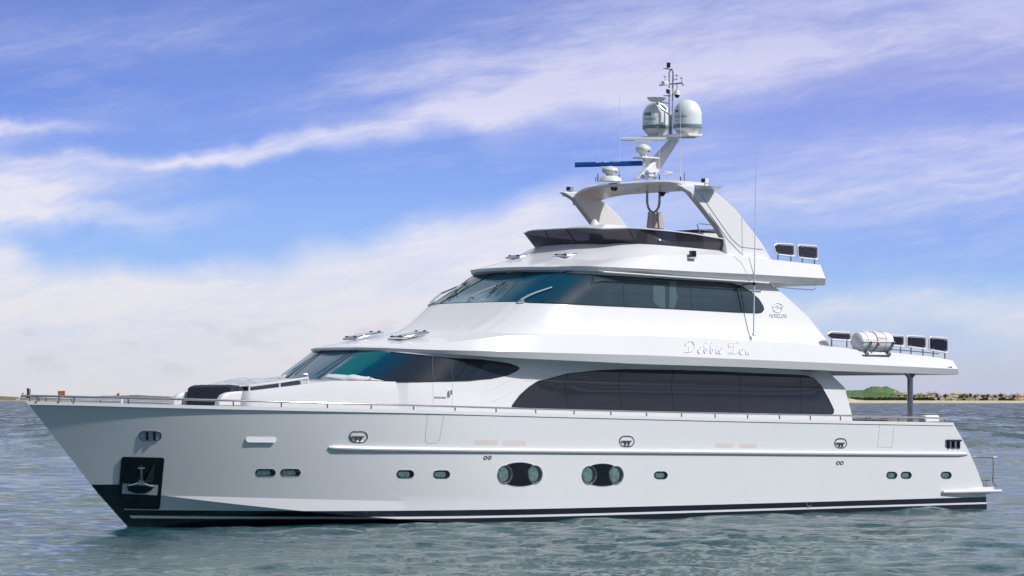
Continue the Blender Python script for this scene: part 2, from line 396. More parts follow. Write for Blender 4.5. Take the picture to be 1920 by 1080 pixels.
def stadium(cx, cy, w, h, n=10, tilt=0.0, sq=1.0):
    r = min(w, h)/2*sq; pts = []
    for (sx, sy, a0) in ((1, 1, 0), (-1, 1, 90), (-1, -1, 180), (1, -1, 270)):
        for k in range(n+1):
            a = R(a0+90*k/n); pts.append((cx+sx*(w/2-r)+r*math.cos(a), cy+sy*(h/2-r)+r*math.sin(a)+0))
    out = []
    for p in pts:
        if not out or abs(p[0]-out[-1][0])+abs(p[1]-out[-1][1]) > 1e-3: out.append((p[0], p[1]+(p[0]-cx)*tilt))
    if abs(out[0][0]-out[-1][0])+abs(out[0][1]-out[-1][1]) < 1e-3: out.pop()
    return out
def dens(poly, d):
    o = []
    for a, b in zip(poly, poly[1:]+poly[:1]):
        n = max(1, int(math.hypot(b[0]-a[0], b[1]-a[1])/d))
        o += [(a[0]+(b[0]-a[0])*k/n, a[1]+(b[1]-a[1])*k/n) for k in range(n)]
    return o
def inside(p, poly):
    c = False
    for (x1, y1), (x2, y2) in zip(poly, poly[1:]+poly[:1]):
        if (y1 > p[1]) != (y2 > p[1]) and p[0] < (x2-x1)*(p[1]-y1)/(y2-y1)+x1: c = not c
    return c
def patch(name, bvh, poly, m, parent, off=.01, step=5, thick=0.0, mirror=True, smooth=60):
    """a panel lying on a curved surface: outline and inner points dropped onto that surface"""
    pl = dens(poly, step); xs = [p[0] for p in pl]; ys = [p[1] for p in pl]; pts = list(pl)
    y = min(ys)+step*.6
    while y < max(ys):
        x = min(xs)+step*.6
        while x < max(xs):
            if inside((x, y), pl) and min(abs(x-p[0])+abs(y-p[1]) for p in pl) > step*.45: pts.append((x, y))
            x += step
        y += step
    n = len(pl); V, E, Fc = delaunay_2d_cdt([Vector(p) for p in pts], [(i, (i+1) % n) for i in range(n)], [], 1, 1e-4)[:3]
    v = []; last = None
    for p in V:
        h, nn = cast(bvh, p.x, p.y)
        if h is None: h, nn = last if last else (pt(p.x, p.y, 3), np.array((0, -1, 0)))
        last = (h, nn); v.append((h, nn))
    top = [h+nn*(off+thick) for h, nn in v]; fs = [tuple(f) for f in Fc]; vs = list(top)
    if thick:
        k = len(vs); vs += [h+nn*off for h, nn in v]
        bnd = {}
        for f in fs:
            for a, b in zip(f, f[1:]+f[:1]): bnd[(a, b)] = 1
        fs += [(a, b, b+k, a+k) for (a, b) in list(bnd) if (b, a) not in bnd]
    res = [obj(name, vs, fs, m, parent, smooth=smooth)]
    if mirror: res.append(obj(name, [(p[0], -p[1], p[2]) for p in vs], fs, m, parent, smooth=smooth))
    return res
def ring(g, bvh, poly, r, off=.01, closed=True, mirror=True, n=6, step=4):
    pl = dens(poly, step) if closed else poly; P = []
    for p in pl:
        h, nn = cast(bvh, *p)
        if h is not None: P.append(h+nn*off)
    if len(P) > 1:
        g.tube(P, r, n, closed)
        if mirror: g.tube([(p[0], -p[1], p[2]) for p in P], r, n, closed)
    return P
def prism(g, poly, b0, b1, mirror=False):
    """a slab standing fore and aft between b0 and b1 metres to port"""
    A = [pt(px, py, b0) for px, py in poly]; n = len(A)
    for sg in ((1, -1) if mirror else (1,)):
        v = [(p[0], p[1]*sg, p[2]) for p in A]+[(p[0], -b1*sg, p[2]) for p in A]
        g.add(v, [tuple(range(n)), tuple(range(2*n-1, n-1, -1))]+[(i, (i+1) % n, n+(i+1) % n, n+i) for i in range(n)])
    return g
def text_geo(body, size=1.0, shear=0.0, space=1.0):
    cu = bpy.data.curves.new('lettering', 'FONT'); cu.body = body; cu.size = size; cu.shear = shear; cu.space_character = space; cu.resolution_u = 3
    o = bpy.data.objects.new('lettering', cu); C.objects.link(o); bpy.context.view_layer.update()
    me = o.evaluated_get(bpy.context.evaluated_depsgraph_get()).to_mesh()
    v = np.array([tuple(p.co) for p in me.vertices]); f = [tuple(p.vertices) for p in me.polygons]
    bpy.data.objects.remove(o); bpy.data.curves.remove(cu)
    v[:, 0] -= v[:, 0].min(); v[:, 1] -= v[:, 1].min(); return v[:, :2], f, v[:, 0].max(), v[:, 1].max()
# ------------------------------------------------------------------ HULL
SHEER = [(62, 753.2), (180, 756), (300, 759.5), (480, 763.6), (640, 767), (800, 770.3), (900, 773.3), (1050, 777.2), (1200, 781), (1350, 784.8), (1500, 788), (1600, 790), (1787, 793.5)]
stem_wl = pt(243, 985, 0)[0]; ZT = 3.21
stemx = lambda z: stem_wl*(ZT-z)/ZT
sheer = Curve(3.45, 12.0, kind='q', q=2.3, xn=0.0, end=1787, pts=SHEER, tail=(22, .0035))
zsh = sheer.z
knuck = Curve(3.32, 12.5, kind='q', q=2.25, xn=stemx(.95), end=1849, pts=[(300, 929), (440, 932), (620, 936.5), (900, 943.5), (1100, 944.8), (1320, 944.6), (1500, 941), (1700, 936), (1836, 931)], tail=(22, .003), deg=4)
chine = Curve(3.31, 12.5, kind='q', q=2.25, xn=stemx(.94), end=1851, tail=(22, .003),
              pts=[(300, 930), (440, 943), (577, 957.5), (665, 968), (760, 976), (900, 983), (1100, 986), (1400, 983), (1840, 966)], deg=4)
low = Curve(3.16, 15.0, kind='q', q=1.9, xn=stemx(-.12), end=1848, z=lambda x: -.12-.25*np.clip(np.asarray(x)-8, 0, 8)/8, tail=(22, .003))
keel = Curve(1.2, 20.0, kind='q', q=1.6, xn=stemx(-1.1), end=1842, z=-1.1)
def between(a, b, t, gam, bulge=0.0):
    class M(Curve):
        def __init__(s): s.xe = 0
        def at(s, u):
            A, B_ = a.at(u), b.at(u); g = 1+(gam-1)*np.clip(1-A[:, 0]/15, 0, 1)
            P = A+(B_-A)*t; P[:, 1] = A[:, 1]+(B_[:, 1]-A[:, 1])*t**g; P[:, 0] += bulge*math.sin(math.pi*t)*np.clip((A[:, 0]-20)/10, 0, 1)**2; return P
    return M()
# aft end of the topsides: follow the raked quarter
rows = [keel, low, between(low, chine, .5, 1), chine, knuck]
TR = [(.33, 1829), (.55, 1816), (.72, 1807), (.86, 1797)]
for k in range(1, 12): rows.append(between(knuck, sheer, k/12, 1.45, .14))
rows.append(sheer)
hullL = Loft(rows, N=190, sub=1)
uu = np.linspace(0, 1, 190)
hull = hullL.build('hull', [mat('hull_paint', (.8, .8, .81), .26)], yacht, smooth=12)
HB = bvh_of(hull)
def hz(pts, deg=3):
    a = []
    for p in pts:
        h, _ = cast(HB, *p)
        if h is not None: a.append((h[0], h[2]))
    a = np.array(sorted(a)); return np.polyfit(a[:, 0], a[:, 1], deg), a
cA, aA = hz([(330, 957), (440, 957.5), (577, 957.7), (720, 957.7), (860, 956.8), (1100, 952), (1320, 947), (1500, 941.5), (1700, 936), (1835, 932)])
cB, aB = hz([(330, 968), (440, 968), (577, 968.3), (720, 968.8), (860, 968.5), (1100, 963), (1320, 957), (1500, 951.3), (1700, 946), (1835, 942)])
cC, aC = hz([(330, 972.6), (440, 972.6), (577, 972.8), (720, 973), (860, 972.2), (1100, 967), (1320, 961), (1500, 955), (1700, 949.3), (1835, 945.3)])
print('stripe z', [np.polyval(c, x).round(2) for c in (cA, cB, cC) for x in (5, 15, 28)])
s1, _ = cast(HB, 183, 908.5); s2, _ = cast(HB, 226, 913); s3, _ = cast(HB, 233, 957); s4, _ = cast(HB, 251, 976)
print('stem pts', s1, s2, s3, s4)
def hull_mat():
    m = hull.data.materials[0]; t = NT(m.node_tree); b = t.n['Principled BSDF']
    tc = t.new('ShaderNodeTexCoord'); sp = t.new('ShaderNodeSeparateXYZ'); t.l.new(tc.outputs['Object'], sp.inputs[0]); X, Z = sp.outputs[0], sp.outputs[2]
    def poly(c):
        r = float(c[0])
        for k in c[1:]: r = t.m('MULTIPLY_ADD', r, X, float(k))
        return r
    gt = lambda a, b_: t.m('GREATER_THAN', a, b_)
    a1 = t.m('SUBTRACT', 1.0, gt(Z, poly(cA)))                       # below the top of the black band
    w = t.m('MULTIPLY', gt(poly(cB), Z), gt(Z, poly(cC)))             # the white boot-top line
    # black stem: below a line, forward of a line parallel with the stem
    top = float(s1[2]); k34 = (s4[0]-s3[0])/(s4[2]-s3[2])
    st = t.m('MULTIPLY', t.m('GREATER_THAN', top, Z), gt(t.m('MAXIMUM', t.m('MULTIPLY_ADD', Z, float(k34), float(s3[0]-k34*s3[2])), float(s3[0])), X))
    n = t.noise(tc.outputs['Object'], .7, 6, .6)
    white = t.mix(n, (.785, .79, .81, 1), (.815, .82, .84, 1))
    # faint run marks below the scuppers
    rn = t.noise(t.comb(t.m('MULTIPLY', X, 9.0), t.m('MULTIPLY', Z, .5)), 1.0, 4, .6)
    white = t.mix(t.m('MULTIPLY', t.smooth(rn, .58, .8), .10), white, (.55, .55, .53, 1))
    c = t.mix(a1, white, (.004, .007, .016, 1)); c = t.mix(w, c, (.76, .77, .79, 1)); c = t.mix(st, c, (.004, .012, .016, 1))
    t.l.new(c, b.inputs['Base Color']); b.inputs['Coat Weight'].default_value = .8; b.inputs['Coat Roughness'].default_value = .03
    fn = t.noise(t.comb(t.m('MULTIPLY', X, .8), 0.0, t.m('MULTIPLY', Z, 1.6)), 1.0, 3, .5); bn = t.new('ShaderNodeBump'); bn.inputs['Strength'].default_value = .5; bn.inputs['Distance'].default_value = .012
    t.l.new(fn, bn.inputs['Height']); t.l.new(bn.outputs[0], b.inputs['Coat Normal'])
hull_mat()

sh = sheer.at(uu)                                                    # sheer, port side, bow first
# capping rail, bulwark inside, deck
g = G()
def cap(P, w, h, sgn):
    v = []; f = []; n = len(P)
    for i, p in enumerate(P):
        b = abs(p[1]); bi = max(b-w, 0.0)
        v += [(p[0]-(.03 if i == 0 else 0), sgn*(b+.02), p[2]+.015), (p[0]+(.25 if i == 0 else 0), sgn*bi, p[2]+.015), (p[0]+(.25 if i == 0 else 0), sgn*bi, p[2]-h), (p[0], sgn*(b+.02), p[2]-h)]
    for i in range(n-1):
        for k in range(4): f.append((i*4+k, i*4+(k+1) % 4, (i+1)*4+(k+1) % 4, (i+1)*4+k))
    f.append((n*4-4, n*4-3, n*4-2, n*4-1)); g.add(v, f)
for sg in (-1, 1): cap(sh, .20, .07, sg)
g.obj('capping_rail', WHITE, yacht, smooth=35)
DECKD = .80
def hullb(x, z):                                                     # half breadth of the hull at a height
    bz = []; 
    for r in hullL.rows: bz.append((np.interp(x, r[:, 0], r[:, 2]), np.interp(x, r[:, 0], -r[:, 1], left=0)))
    bz = sorted(bz[3:]); return float(np.interp(z, [q[0] for q in bz], [q[1] for q in bz]))
dk = sh[14:].copy(); dk[:, 2] -= DECKD
for p in dk: p[1] = -max(hullb(p[0], p[2])-.03, .02)
v = [tuple(p) for p in dk]+[(p[0], 0, p[2]+.05) for p in dk]+[(p[0], -p[1], p[2]) for p in dk]; n = len(dk)
f = [(i, i+1, n+i+1, n+i) for i in range(n-1)]+[(n+i, n+i+1, 2*n+i+1, 2*n+i) for i in range(n-1)]
obj('main_deck', v, f, TEAK, yacht)
v = []; f = []
for sg in (-1, 1):
    k = len(v)
    for p, q in zip(sh[14:], dk): v += [(p[0], sg*max(abs(p[1])-.17, .05), p[2]-.02), (p[0], sg*max(min(abs(p[1])-.17, abs(q[1])-.12), .05), p[2]-DECKD)]
    f += [(k+2*i, k+2*i+2, k+2*i+3, k+2*i+1) for i in range(n-1)]
obj('bulwark_inside', v, f, WHITE2, yacht)

# rub rails
def rub(px_pts, r, name, zflat=1.0):
    P = []
    pts = [(a[0]+(b[0]-a[0])*k/8, a[1]+(b[1]-a[1])*k/8) for a, b in zip(px_pts, px_pts[1:]) for k in range(8)]+[px_pts[-1]]
    g = G()
    for p in pts:
        h, nn = cast(HB, *p)
        if h is not None: P.append(h+nn*r*.35)
    rr = [r*.35]+[r]*(len(P)-2)+[r*.5]
    g.tube(P, rr, 8); g.tube([(p[0], -p[1], p[2]) for p in P], rr, 8); g.obj(name, WHITE2, yacht, smooth=40)
rub([(616, 838.5), (700, 841), (900, 844.2), (1100, 846), (1320, 847.6), (1500, 849.3), (1700, 850.8), (1813, 851.2)], .055, 'rub_rail')

# portholes, fairleads and other fittings let into the topsides
def porthole(cx, cy, w, h, dark=.42, glass=PORTG, tilt=.01):
    rim = patch('porthole', HB, stadium(cx, cy, w, h, 6, tilt), BLACK, yacht, off=.006, step=3)
    gl = patch('pane', HB, stadium(cx-w*.10, cy+h*.02, w*.70, h*.68, 6, tilt), glass, None, off=.012, step=3)
    for a, b in zip(rim, gl): b.parent = a
    for a, s in zip(rim, (1, -1)):
        g = G(); pl = dens(stadium(cx, cy, w+1, h+1, 6, tilt), 3); P = [cast(HB, *p)[0] for p in pl]
        g.tube([(p[0], p[1]*s, p[2]) for p in P], .011, 6, True); g.obj('rim', STEEL, a)
for (cx, cy, w, h) in ((498, 886, 36, 13), (545, 886, 36, 13), (760, 888.8, 31, 14), (828, 889.3, 30, 14), (1239, 891, 24, 13), (1672, 891, 19, 12), (1699, 891, 19, 12), (1774, 891, 19, 12)):
    porthole(cx, cy, w, h)
# the two wide oval windows, each a black panel with a round port at either end
for (x0, x1, cy, hh) in ((933, 1016, 889.5, 44.5), (1091, 1168, 890.5, 42)):
    cx = (x0+x1)/2; w = x1-x0; el = [(cx+w/2*math.cos(R(a)), cy+hh/2*math.sin(R(a))*(1-.10*abs(math.cos(R(a)))**4)) for a in range(0, 360, 6)]
    pn = patch('oval_window', HB, el, BLACK, yacht, off=.006, step=5)
    gs = [G(), G()]
    for k, s in ((0, 1), (1, -1)):
        P = [cast(HB, *p)[0] for p in el]; gs[k].tube([(p[0], p[1]*s, p[2]) for p in P], .012, 6, True); gs[k].obj('rim', STEEL, pn[k])
    for px in (x0+13.5, x1-13):
        cir = [(px+13*math.cos(R(a)), cy+16.5*math.sin(R(a))) for a in range(0, 360, 15)]
        a_ = patch('round_port', HB, cir, BLACKM, None, off=.010, step=4)
        inn = [(px-3+8.6*math.cos(R(a)), cy+13.5*math.sin(R(a))) for a in range(0, 360, 15)]
        b_ = patch('pane', HB, inn, PORTG, None, off=.016, step=4)
        for k, s in ((0, 1), (1, -1)):
            a_[k].parent = pn[k]; b_[k].parent = pn[k]; g = G(); P = [cast(HB, *p)[0]+np.array((0, -.012, 0)) for p in cir]
            g.tube([(p[0], p[1]*s, p[2]) for p in P], .018, 6, True); g.obj('port_ring', STEEL, pn[k])
def fairlead(cx, cy, w, h, bars):
    a = patch('fairlead', HB, stadium(cx, cy, w, h, 6, .01), WHITE2 if bars != 2 else mat('fairlead_bright', (.55, .54, .60), .4, .3), yacht, off=.006, step=4)
    for k, s in ((0, 1), (1, -1)):
        g = G(); P = [cast(HB, *p)[0] for p in dens(stadium(cx, cy, w, h, 6, .01), 3)]; g.tube([(p[0], p[1]*s, p[2]) for p in P], .022, 6, True); g.obj('rim', STEELD, a[k])
        g = G()
        q = lambda x, y: (lambda r: (r[0], r[1]*s-.03*s, r[2]))(cast(HB, x, y)[0])
        if bars == 2:
            for dx in (-w*.17, w*.17): g.tube([q(cx+dx, cy-h*.45), q(cx+dx, cy+h*.45)], .035, 8)
        else:
            g.tube([q(cx-w*.40, cy-h*.02), q(cx+w*.28, cy)], .022, 6)
            for dx in (-w*.14, w*.10): g.tube([q(cx+dx, cy), q(cx+dx, cy+h*.4)], .022, 6)
        g.obj('bar', BLACKM if bars == 2 else STEELD, a[k])
fairlead(282, 816.5, 40, 17, 2); fairlead(672, 818.5, 33, 19, 1); fairlead(1175, 827.5, 27, 19, 1); fairlead(1576, 831, 22, 17, 1)
for s in (1, -1):                                                   # forward freeing port: added pale wedge, tilted to catch sun like the sunlit opening
    pl = stadium(489, 823.5, 57, 9.5, 6, .01); V = []
    for px, py in pl: h, n_ = cast(HB, px, py); V.append(h+n_*(.006+.045*(py-819)/9.5))
    V2 = [cast(HB, *p)[0]-np.array((0, -.02, 0)) for p in pl]; n = len(pl)
    obj('freeing_port', [(p[0], p[1]*s, p[2]) for p in V+V2], [tuple(range(n))]+[(i, (i+1) % n, n+(i+1) % n, n+i) for i in range(n)], mat('freeing_port_sunlit_white', (.9, .9, .9), .4), yacht, smooth=None)
SALM = mat('freeing_port_inside', (.74, .66, .63), .5)
for (cx, cy, w, h) in ((912, 829.5, 44, 9), (965, 830.5, 44, 9), (1358, 834.8, 34, 8), (1403, 835.6, 33, 8)):
    patch('freeing_port', HB, stadium(cx, cy, w, h, 6, .01), SALM, yacht, off=.004, step=4)
g = G()
for (px, py) in ((910, 857.5), (918, 857.5), (1571, 867.5), (1578, 867.5)):
    ring(g, HB, [(px+3*math.cos(R(a)), py+3.2*math.sin(R(a))) for a in range(0, 360, 60)], .016, n=5, step=6)
ring(g, HB, [(1516+4*math.cos(R(a)), 946+4.5*math.sin(R(a))) for a in range(0, 360, 45)], .02, n=5, step=6)
g.each('drain_outlet', STEELD, yacht)
# shell doors: hairline seams
g = G()
for poly in ([(802, 771), (797, 825), (801, 831), (818, 831), (824, 826), (833, 772)], [(1650, 791), (1645, 838), (1672, 839), (1677, 791)]):
    for a, b in zip(poly, poly[1:]): ring(g, HB, [(a[0]+(b[0]-a[0])*k/5, a[1]+(b[1]-a[1])*k/5) for k in range(6)], .007, off=0.0, closed=False, n=4)
g.each('shell_door_seam', mat('seam_grey', (.45, .46, .49), .6), yacht)

# anchor pocket
PLATE = mat('brushed_plate', (.62, .64, .68), .45, .35)
pk = patch('anchor_pocket', HB, [(231, 856), (305, 857.7), (308, 860), (299.5, 951), (296, 954), (236, 953), (228, 948), (222.5, 915), (227.5, 859)], BLACK, yacht, off=.010, step=6, thick=.02)
patchP = pk[0]
sp_ = patch('stainless_plate', HB, [(229.5, 905.5), (296.5, 908.3), (294.5, 927.5), (228.5, 924.5)], PLATE, patchP, off=.034, step=5, mirror=False)
an = empty('anchor', (0, 0, 0), parent=yacht)
def A3(px, py, o):
    h, n_ = cast(HB, px, py); return tuple(h+n_*o)
g = G(); g.tube([A3(265, 873, .06), A3(265, 905, .12)], .035, 8); g.tube([A3(258, 875, .08), A3(271, 875, .08)], .02, 6); g.obj('shank', STEEL, an)
g = G(); c_ = [A3(259, 897, .10), A3(269.5, 897.5, .10), A3(269.5, 906, .14), A3(259, 905.5, .14)]
d_ = [A3(259, 897, .04), A3(269.5, 897.5, .04), A3(269.5, 906, .04), A3(259, 905.5, .04)]
g.add(c_+d_, [(0, 1, 2, 3), (4, 5, 6, 7), (0, 1, 5, 4), (1, 2, 6, 5), (2, 3, 7, 6), (3, 0, 4, 7)])
for (a, b) in (((260, 902), (240, 909)), ((268, 903), (286, 911))): g.tube([A3(*a, .13), A3(*b, .06)], [.045, .02], 8)
g.obj('crown', STEEL, an)
FLK = mat('fluke_dark', (.018, .035, .036), .25, metal=.4)
for q in (((242, 861), (259.5, 899), (247, 902)), ((291.5, 862), (270, 899), (286, 903))):
    g = G(); t_ = [A3(*q[0], .03), A3(*q[1], .17), A3(*q[2], .05)]; u_ = [A3(*k, .02) for k in q]
    g.add(t_+u_, [(0, 1, 2), (3, 4, 5), (0, 1, 4, 3), (1, 2, 5, 4), (2, 0, 3, 5)]); g.obj('fluke', FLK, an, smooth=None)
g = G(); q = [(238, 909), (264, 905), (288, 911), (281, 918), (270, 922.5), (252, 922), (240, 917)]
t_ = [A3(*k, .09) for k in q]; u_ = [A3(*k, .04) for k in q]; n = len(q)
g.add(t_+u_, [tuple(range(n))]+[(i, (i+1) % n, n+(i+1) % n, n+i) for i in range(n)]); g.obj('fluke', BLACK, an, smooth=None)
# mirrored pocket keeps its anchor too
for ch in list(an.children):
    c2 = ch.copy(); C.objects.link(c2); c2.scale = (1, -1, 1)

# ------------------------------------------------------------------ DECKHOUSE (main deck)
END_DH = {0: 1603, 1: 1601}
sillz = [(530, 700), (600, 712.2), (700, 715.3), (830, 715), (900, 713), (1000, 714.5), (1200, 719), (1590, 727)]
r_sill = Curve(2.86, 3.6, p=2.3, sil=520, end=1584, pts=sillz)
dkz = lambda x: zsh(np.asarray(x))-DECKD
r_base = Curve(2.90, 3.9, p=2.3, xn=r_sill.xn-.35, end=1604, z=dkz)
r_mid = Curve(2.88, 3.7, p=2.3, xn=r_sill.xn-.12, end=1597, z=lambda x: .5*(dkz(x)+r_sill.z(np.asarray(x)))+.12)
BOTP = [(600, 656), (669, 653.5), (732, 657.5), (790, 661.5), (850, 664.5), (900, 668), (1000, 673), (1100, 677.5), (1200, 682.5), (1400, 688.5), (1600, 696.5), (1795, 702.5)]
e1 = Curve(3.36, 4.6, p=2.1, sil=585, end=1797, pts=BOTP)
r_top = Curve(2.78, 3.2, p=2.5, sil=584, end=1553, pts=[(600, 658), (669, 656.5), (735, 660), (810, 666), (900, 674), (1000, 683), (1100, 688), (1200, 691), (1350, 693), (1450, 695), (1553, 697)])
r_cap = Curve(2.76, 3.2, p=2.5, xn=r_top.xn+.01, end=r_top.xe, z=lambda x: np.maximum(e1.z(np.asarray(x))+.02, r_top.z(np.asarray(x))+.01))
dh = Loft([r_base, r_mid, r_sill, between(r_sill, r_top, .5, 1), r_top, r_cap], N=150, cam_rows=[.8, .5, 0], camber=.05)
o_dh = dh.build('deckhouse', WHITE, yacht, smooth=28)
def keyed(L, pts, slant=1.7):
    r = []
    for px, py, c in pts:
        P = L.point(*[np.array(q) for q in L.inv(px, py)]); k = float(P[0]-slant*P[2]); r.append((max(k, r[-1][0]+.02) if r else k, lin(*c)))
    return r
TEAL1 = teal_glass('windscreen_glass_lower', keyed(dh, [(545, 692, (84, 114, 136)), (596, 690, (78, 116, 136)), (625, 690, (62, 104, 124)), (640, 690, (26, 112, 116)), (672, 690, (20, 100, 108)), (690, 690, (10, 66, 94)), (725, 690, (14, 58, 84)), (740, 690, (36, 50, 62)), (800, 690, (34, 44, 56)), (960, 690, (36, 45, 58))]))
TOP1 = [(590, 660), (620, 657.5), (669, 657.2), (732, 661.2), (790, 666), (850, 672.5), (900, 674.5), (930, 678), (955, 682.5), (970, 687.5), (973, 691)]
BOT1 = [(526, 699.5), (560, 706.5), (600, 711.5), (650, 714), (700, 714.5), (830, 714.5), (880, 713.5), (920, 710), (950, 703.5), (968, 696), (973, 691)]
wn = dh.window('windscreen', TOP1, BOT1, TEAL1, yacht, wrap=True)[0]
g = G()
for a, b in (((554, 703), (607, 659.5)), ((596, 710.5), (669, 657.5)), ((690, 714), (757, 664)), ((812, 714), (811, 668)), ((848, 714), (848, 672.5))): dh.line(g, [b, a], .011, off=.016)
dh.line(g, TOP1[3:], .012, off=.014); dh.line(g, BOT1[3:], .012, off=.014)
g.each('mullion', BLACKM, wn)
TOPS = [(960.5, 762), (963, 757), (975, 741), (991, 726.5), (1020, 713), (1064, 701.5), (1119, 695.2), (1173, 693.3), (1264, 694.5), (1340, 697), (1410, 700), (1480, 703.2), (1512, 705), (1526, 710), (1542, 728), (1553, 747), (1562, 768), (1562.5, 773)]
BOTS = [(960.5, 763), (1119, 767.8), (1200, 770), (1337, 774), (1450, 776.2), (1548, 778), (1560, 776), (1562.5, 773.5)]
ws = dh.window('saloon_window', TOPS, BOTS, GLASSD, yacht)
for k, s in enumerate((1,)):
    g = G()
    for px in (1064, 1165, 1262, 1388, 1500):
        t_ = np.interp(px, [p[0] for p in TOPS], [p[1] for p in TOPS]); b_ = np.interp(px, [p[0] for p in BOTS], [p[1] for p in BOTS])
        dh.line(g, [(px, t_+1), (px+1, b_-1)], .006, off=.014, n=4)
    dh.line(g, TOPS, .013, off=.012); dh.line(g, BOTS, .013, off=.012)
    g.each('mullion', BLACKM, ws[0])
# swept styling groove and small fittings on the deckhouse side
g = G(); dh.line(g, [(924, 752), (960, 733), (1000, 712), (1045, 697), (1110, 689.5)], .018, off=-.004); dh.line(g, [(905, 735), (950, 716), (1000, 699), (1040, 691)], .012, off=-.002)
g.each('styling_moulding', WHITE, o_dh)
DB = bvh_of(o_dh)
g = G()
for poly in ([(626, 719), (630, 745), (632, 762)], [(556, 722), (558, 745), (560, 758)], [(812, 718), (812, 768)], [(848, 718), (848, 768)]): ring(g, DB, poly, .006, off=0, closed=False, n=4)
g.each('panel_seam', mat('seam_light', (.6, .6, .62), .6), o_dh)
g = G(); ring(g, DB, [(815, 744.5), (836, 745)], .02, closed=False); h, n_ = cast(DB, 843, 736); g.obj('grab_rail', STEEL, yacht); g = G(); g.box(tuple(h+n_*.04), (.07, .08, .12)); g.obj('deck_light', STEEL, yacht)

# coachroof in front of the windscreen, carrying the sunpad; it widens from the seat arms to the deckhouse
xarm = pt(411, 748, 1.0)[0]; xcr = xarm+.55
def widen(c, d):
    bp = c.plan; c.plan = lambda x: bp(x)+np.where(bp(x) > -1, d*np.clip((np.asarray(x, float)-xcr+.2)/5.5, 0, 1)**.8, 0); return c
xend = pt(760, 730, 2.8)[0]
c_low = widen(Curve(1.12, .35, p=3, xn=xcr-.12, end=xend, z=dkz), 1.70)
c_mid = widen(Curve(1.10, .35, p=3, xn=xcr-.06, end=xend, pts=[(436, 749), (470, 747.5), (520, 744), (580, 740), (680, 737), (760, 735)], deg=2), 1.70)
c_top = widen(Curve(1.04, .30, p=3, xn=xcr, end=xend, pts=[(440, 734.5), (470, 731.5), (520, 724), (580, 714.5), (640, 714), (700, 715.8), (760, 716)]), 1.68)
cr = Loft([c_low, c_mid, c_top], N=110, cam_rows=[.85, .6, .3, 0], camber=.02)
o_cr = cr.build('coachroof', WHITE, yacht, smooth=25)
for s in (1, -1):
    g = G(); A = [pt(x, y, 1.10) for x, y in ((409, 762), (411, 752), (419, 740), (430, 735.3), (448, 733.5), (460, 733), (460, 762))]; n = len(A)
    g.add([(p[0], p[1]*s, p[2]) for p in A]+[(p[0], (p[1]+.20)*s, p[2]) for p in A], [tuple(range(n)), tuple(range(2*n-1, n-1, -1))]+[(i, (i+1) % n, n+(i+1) % n, n+i) for i in range(n)])
    g.obj('seat_arm', WHITE, yacht, smooth=40, bevel=.04)
CB = bvh_of(o_cr)

# ------------------------------------------------------------------ UPPER DECK MOULDING (roof of the main deck, bulwark of the upper one)
e0 = Curve(2.70, 4.2, p=2.2, xn=e1.xn+.25, end=1790, z=lambda x: e1.z(np.asarray(x)))
e2 = Curve(3.44, 4.65, p=2.1, xn=e1.xn-.02, end=1796, pts=[(600, 652), (669, 650), (716, 652), (770, 655), (830, 656.5), (900, 658), (1000, 660.5), (1240, 667), (1400, 674), (1600, 682.5), (1796, 692)])
e3 = Curve(3.30, 4.9, p=2.1, xn=e1.xn+.02, end=1786, pts=[(600, 650.5), (669, 648.5), (716, 650), (776, 650.5), (815, 646), (857, 640.5), (900, 634.5), (950, 629.5), (1000, 628), (1100, 628), (1240, 630.5), (1350, 636), (1430, 641), (1500, 644), (1560, 650), (1600, 655.5), (1660, 660), (1770, 671), (1783, 678)])
e4 = Curve(2.98, 3.1, p=2.5, sil=733, end=1560, pts=[(738, 621), (800, 618.5), (851, 621), (900, 624), (960, 625.5), (1100, 626.5), (1240, 629), (1350, 634), (1430, 638.5), (1560, 648)])
ud = Loft([e0, e1, e2, e3], N=170, cam_rows=[.93], camber=-.0)
o_ud = ud.build('upper_deck', WHITE, yacht, smooth=14)
# roof from the brow up to the foot of the wheelhouse front, closing under the upper house
ro = Loft([e3, e4], N=170, cam_rows=[.5, 0], camber=.02); 
# keep the roof to the part ahead of and beside the upper house
o_ro = ro.build('deckhouse_roof', WHITE, yacht, endcap=False, smooth=25)
# boat deck surface aft
xa, xb_ = e4.xe-1.0, e1.xe-.3
zb = float(e1.z(np.array(20.)))+.18
g = G(); g.box(((xa+xb_)/2, 0, float(e1.z(np.array(xb_)))+.12), (xb_-xa, 6.2, .06)); g.obj('boat_deck', TEAK, yacht)
# inner face of the aft bulwark
N_ = 40; xs = np.linspace(xa, e3.xe-.05, N_)
v = []; f = []
for sg in (-1, 1):
    k = len(v)
    for x_ in xs:
        b_ = float(e3.plan(np.array(x_)))-.12; z_ = float(e3.z(np.array(x_))); v += [(x_, sg*(b_+.12), z_), (x_, sg*b_, z_+.005), (x_, sg*b_, float(e1.z(np.array(x_)))+.1)]
    for i in range(N_-1):
        for q in (0, 1): f.append((k+3*i+q, k+3*i+3+q, k+3*i+4+q, k+3*i+1+q))
obj('boat_deck_bulwark', v, f, WHITE, yacht, smooth=30)
# rounded stern fender of the boat deck
P = []
ze = lambda x: float(e2.z(np.array(x)))
g = G()
yy = np.linspace(-3.25, 3.25, 25); g.tube([(e2.xe-.02+.03*math.cos(y_/3.4*1.4), y_, ze(e2.xe-.1)-.02) for y_ in yy], .10, 10); g.obj('stern_moulding', WHITE2, yacht)
U_B = bvh_of(o_ud)

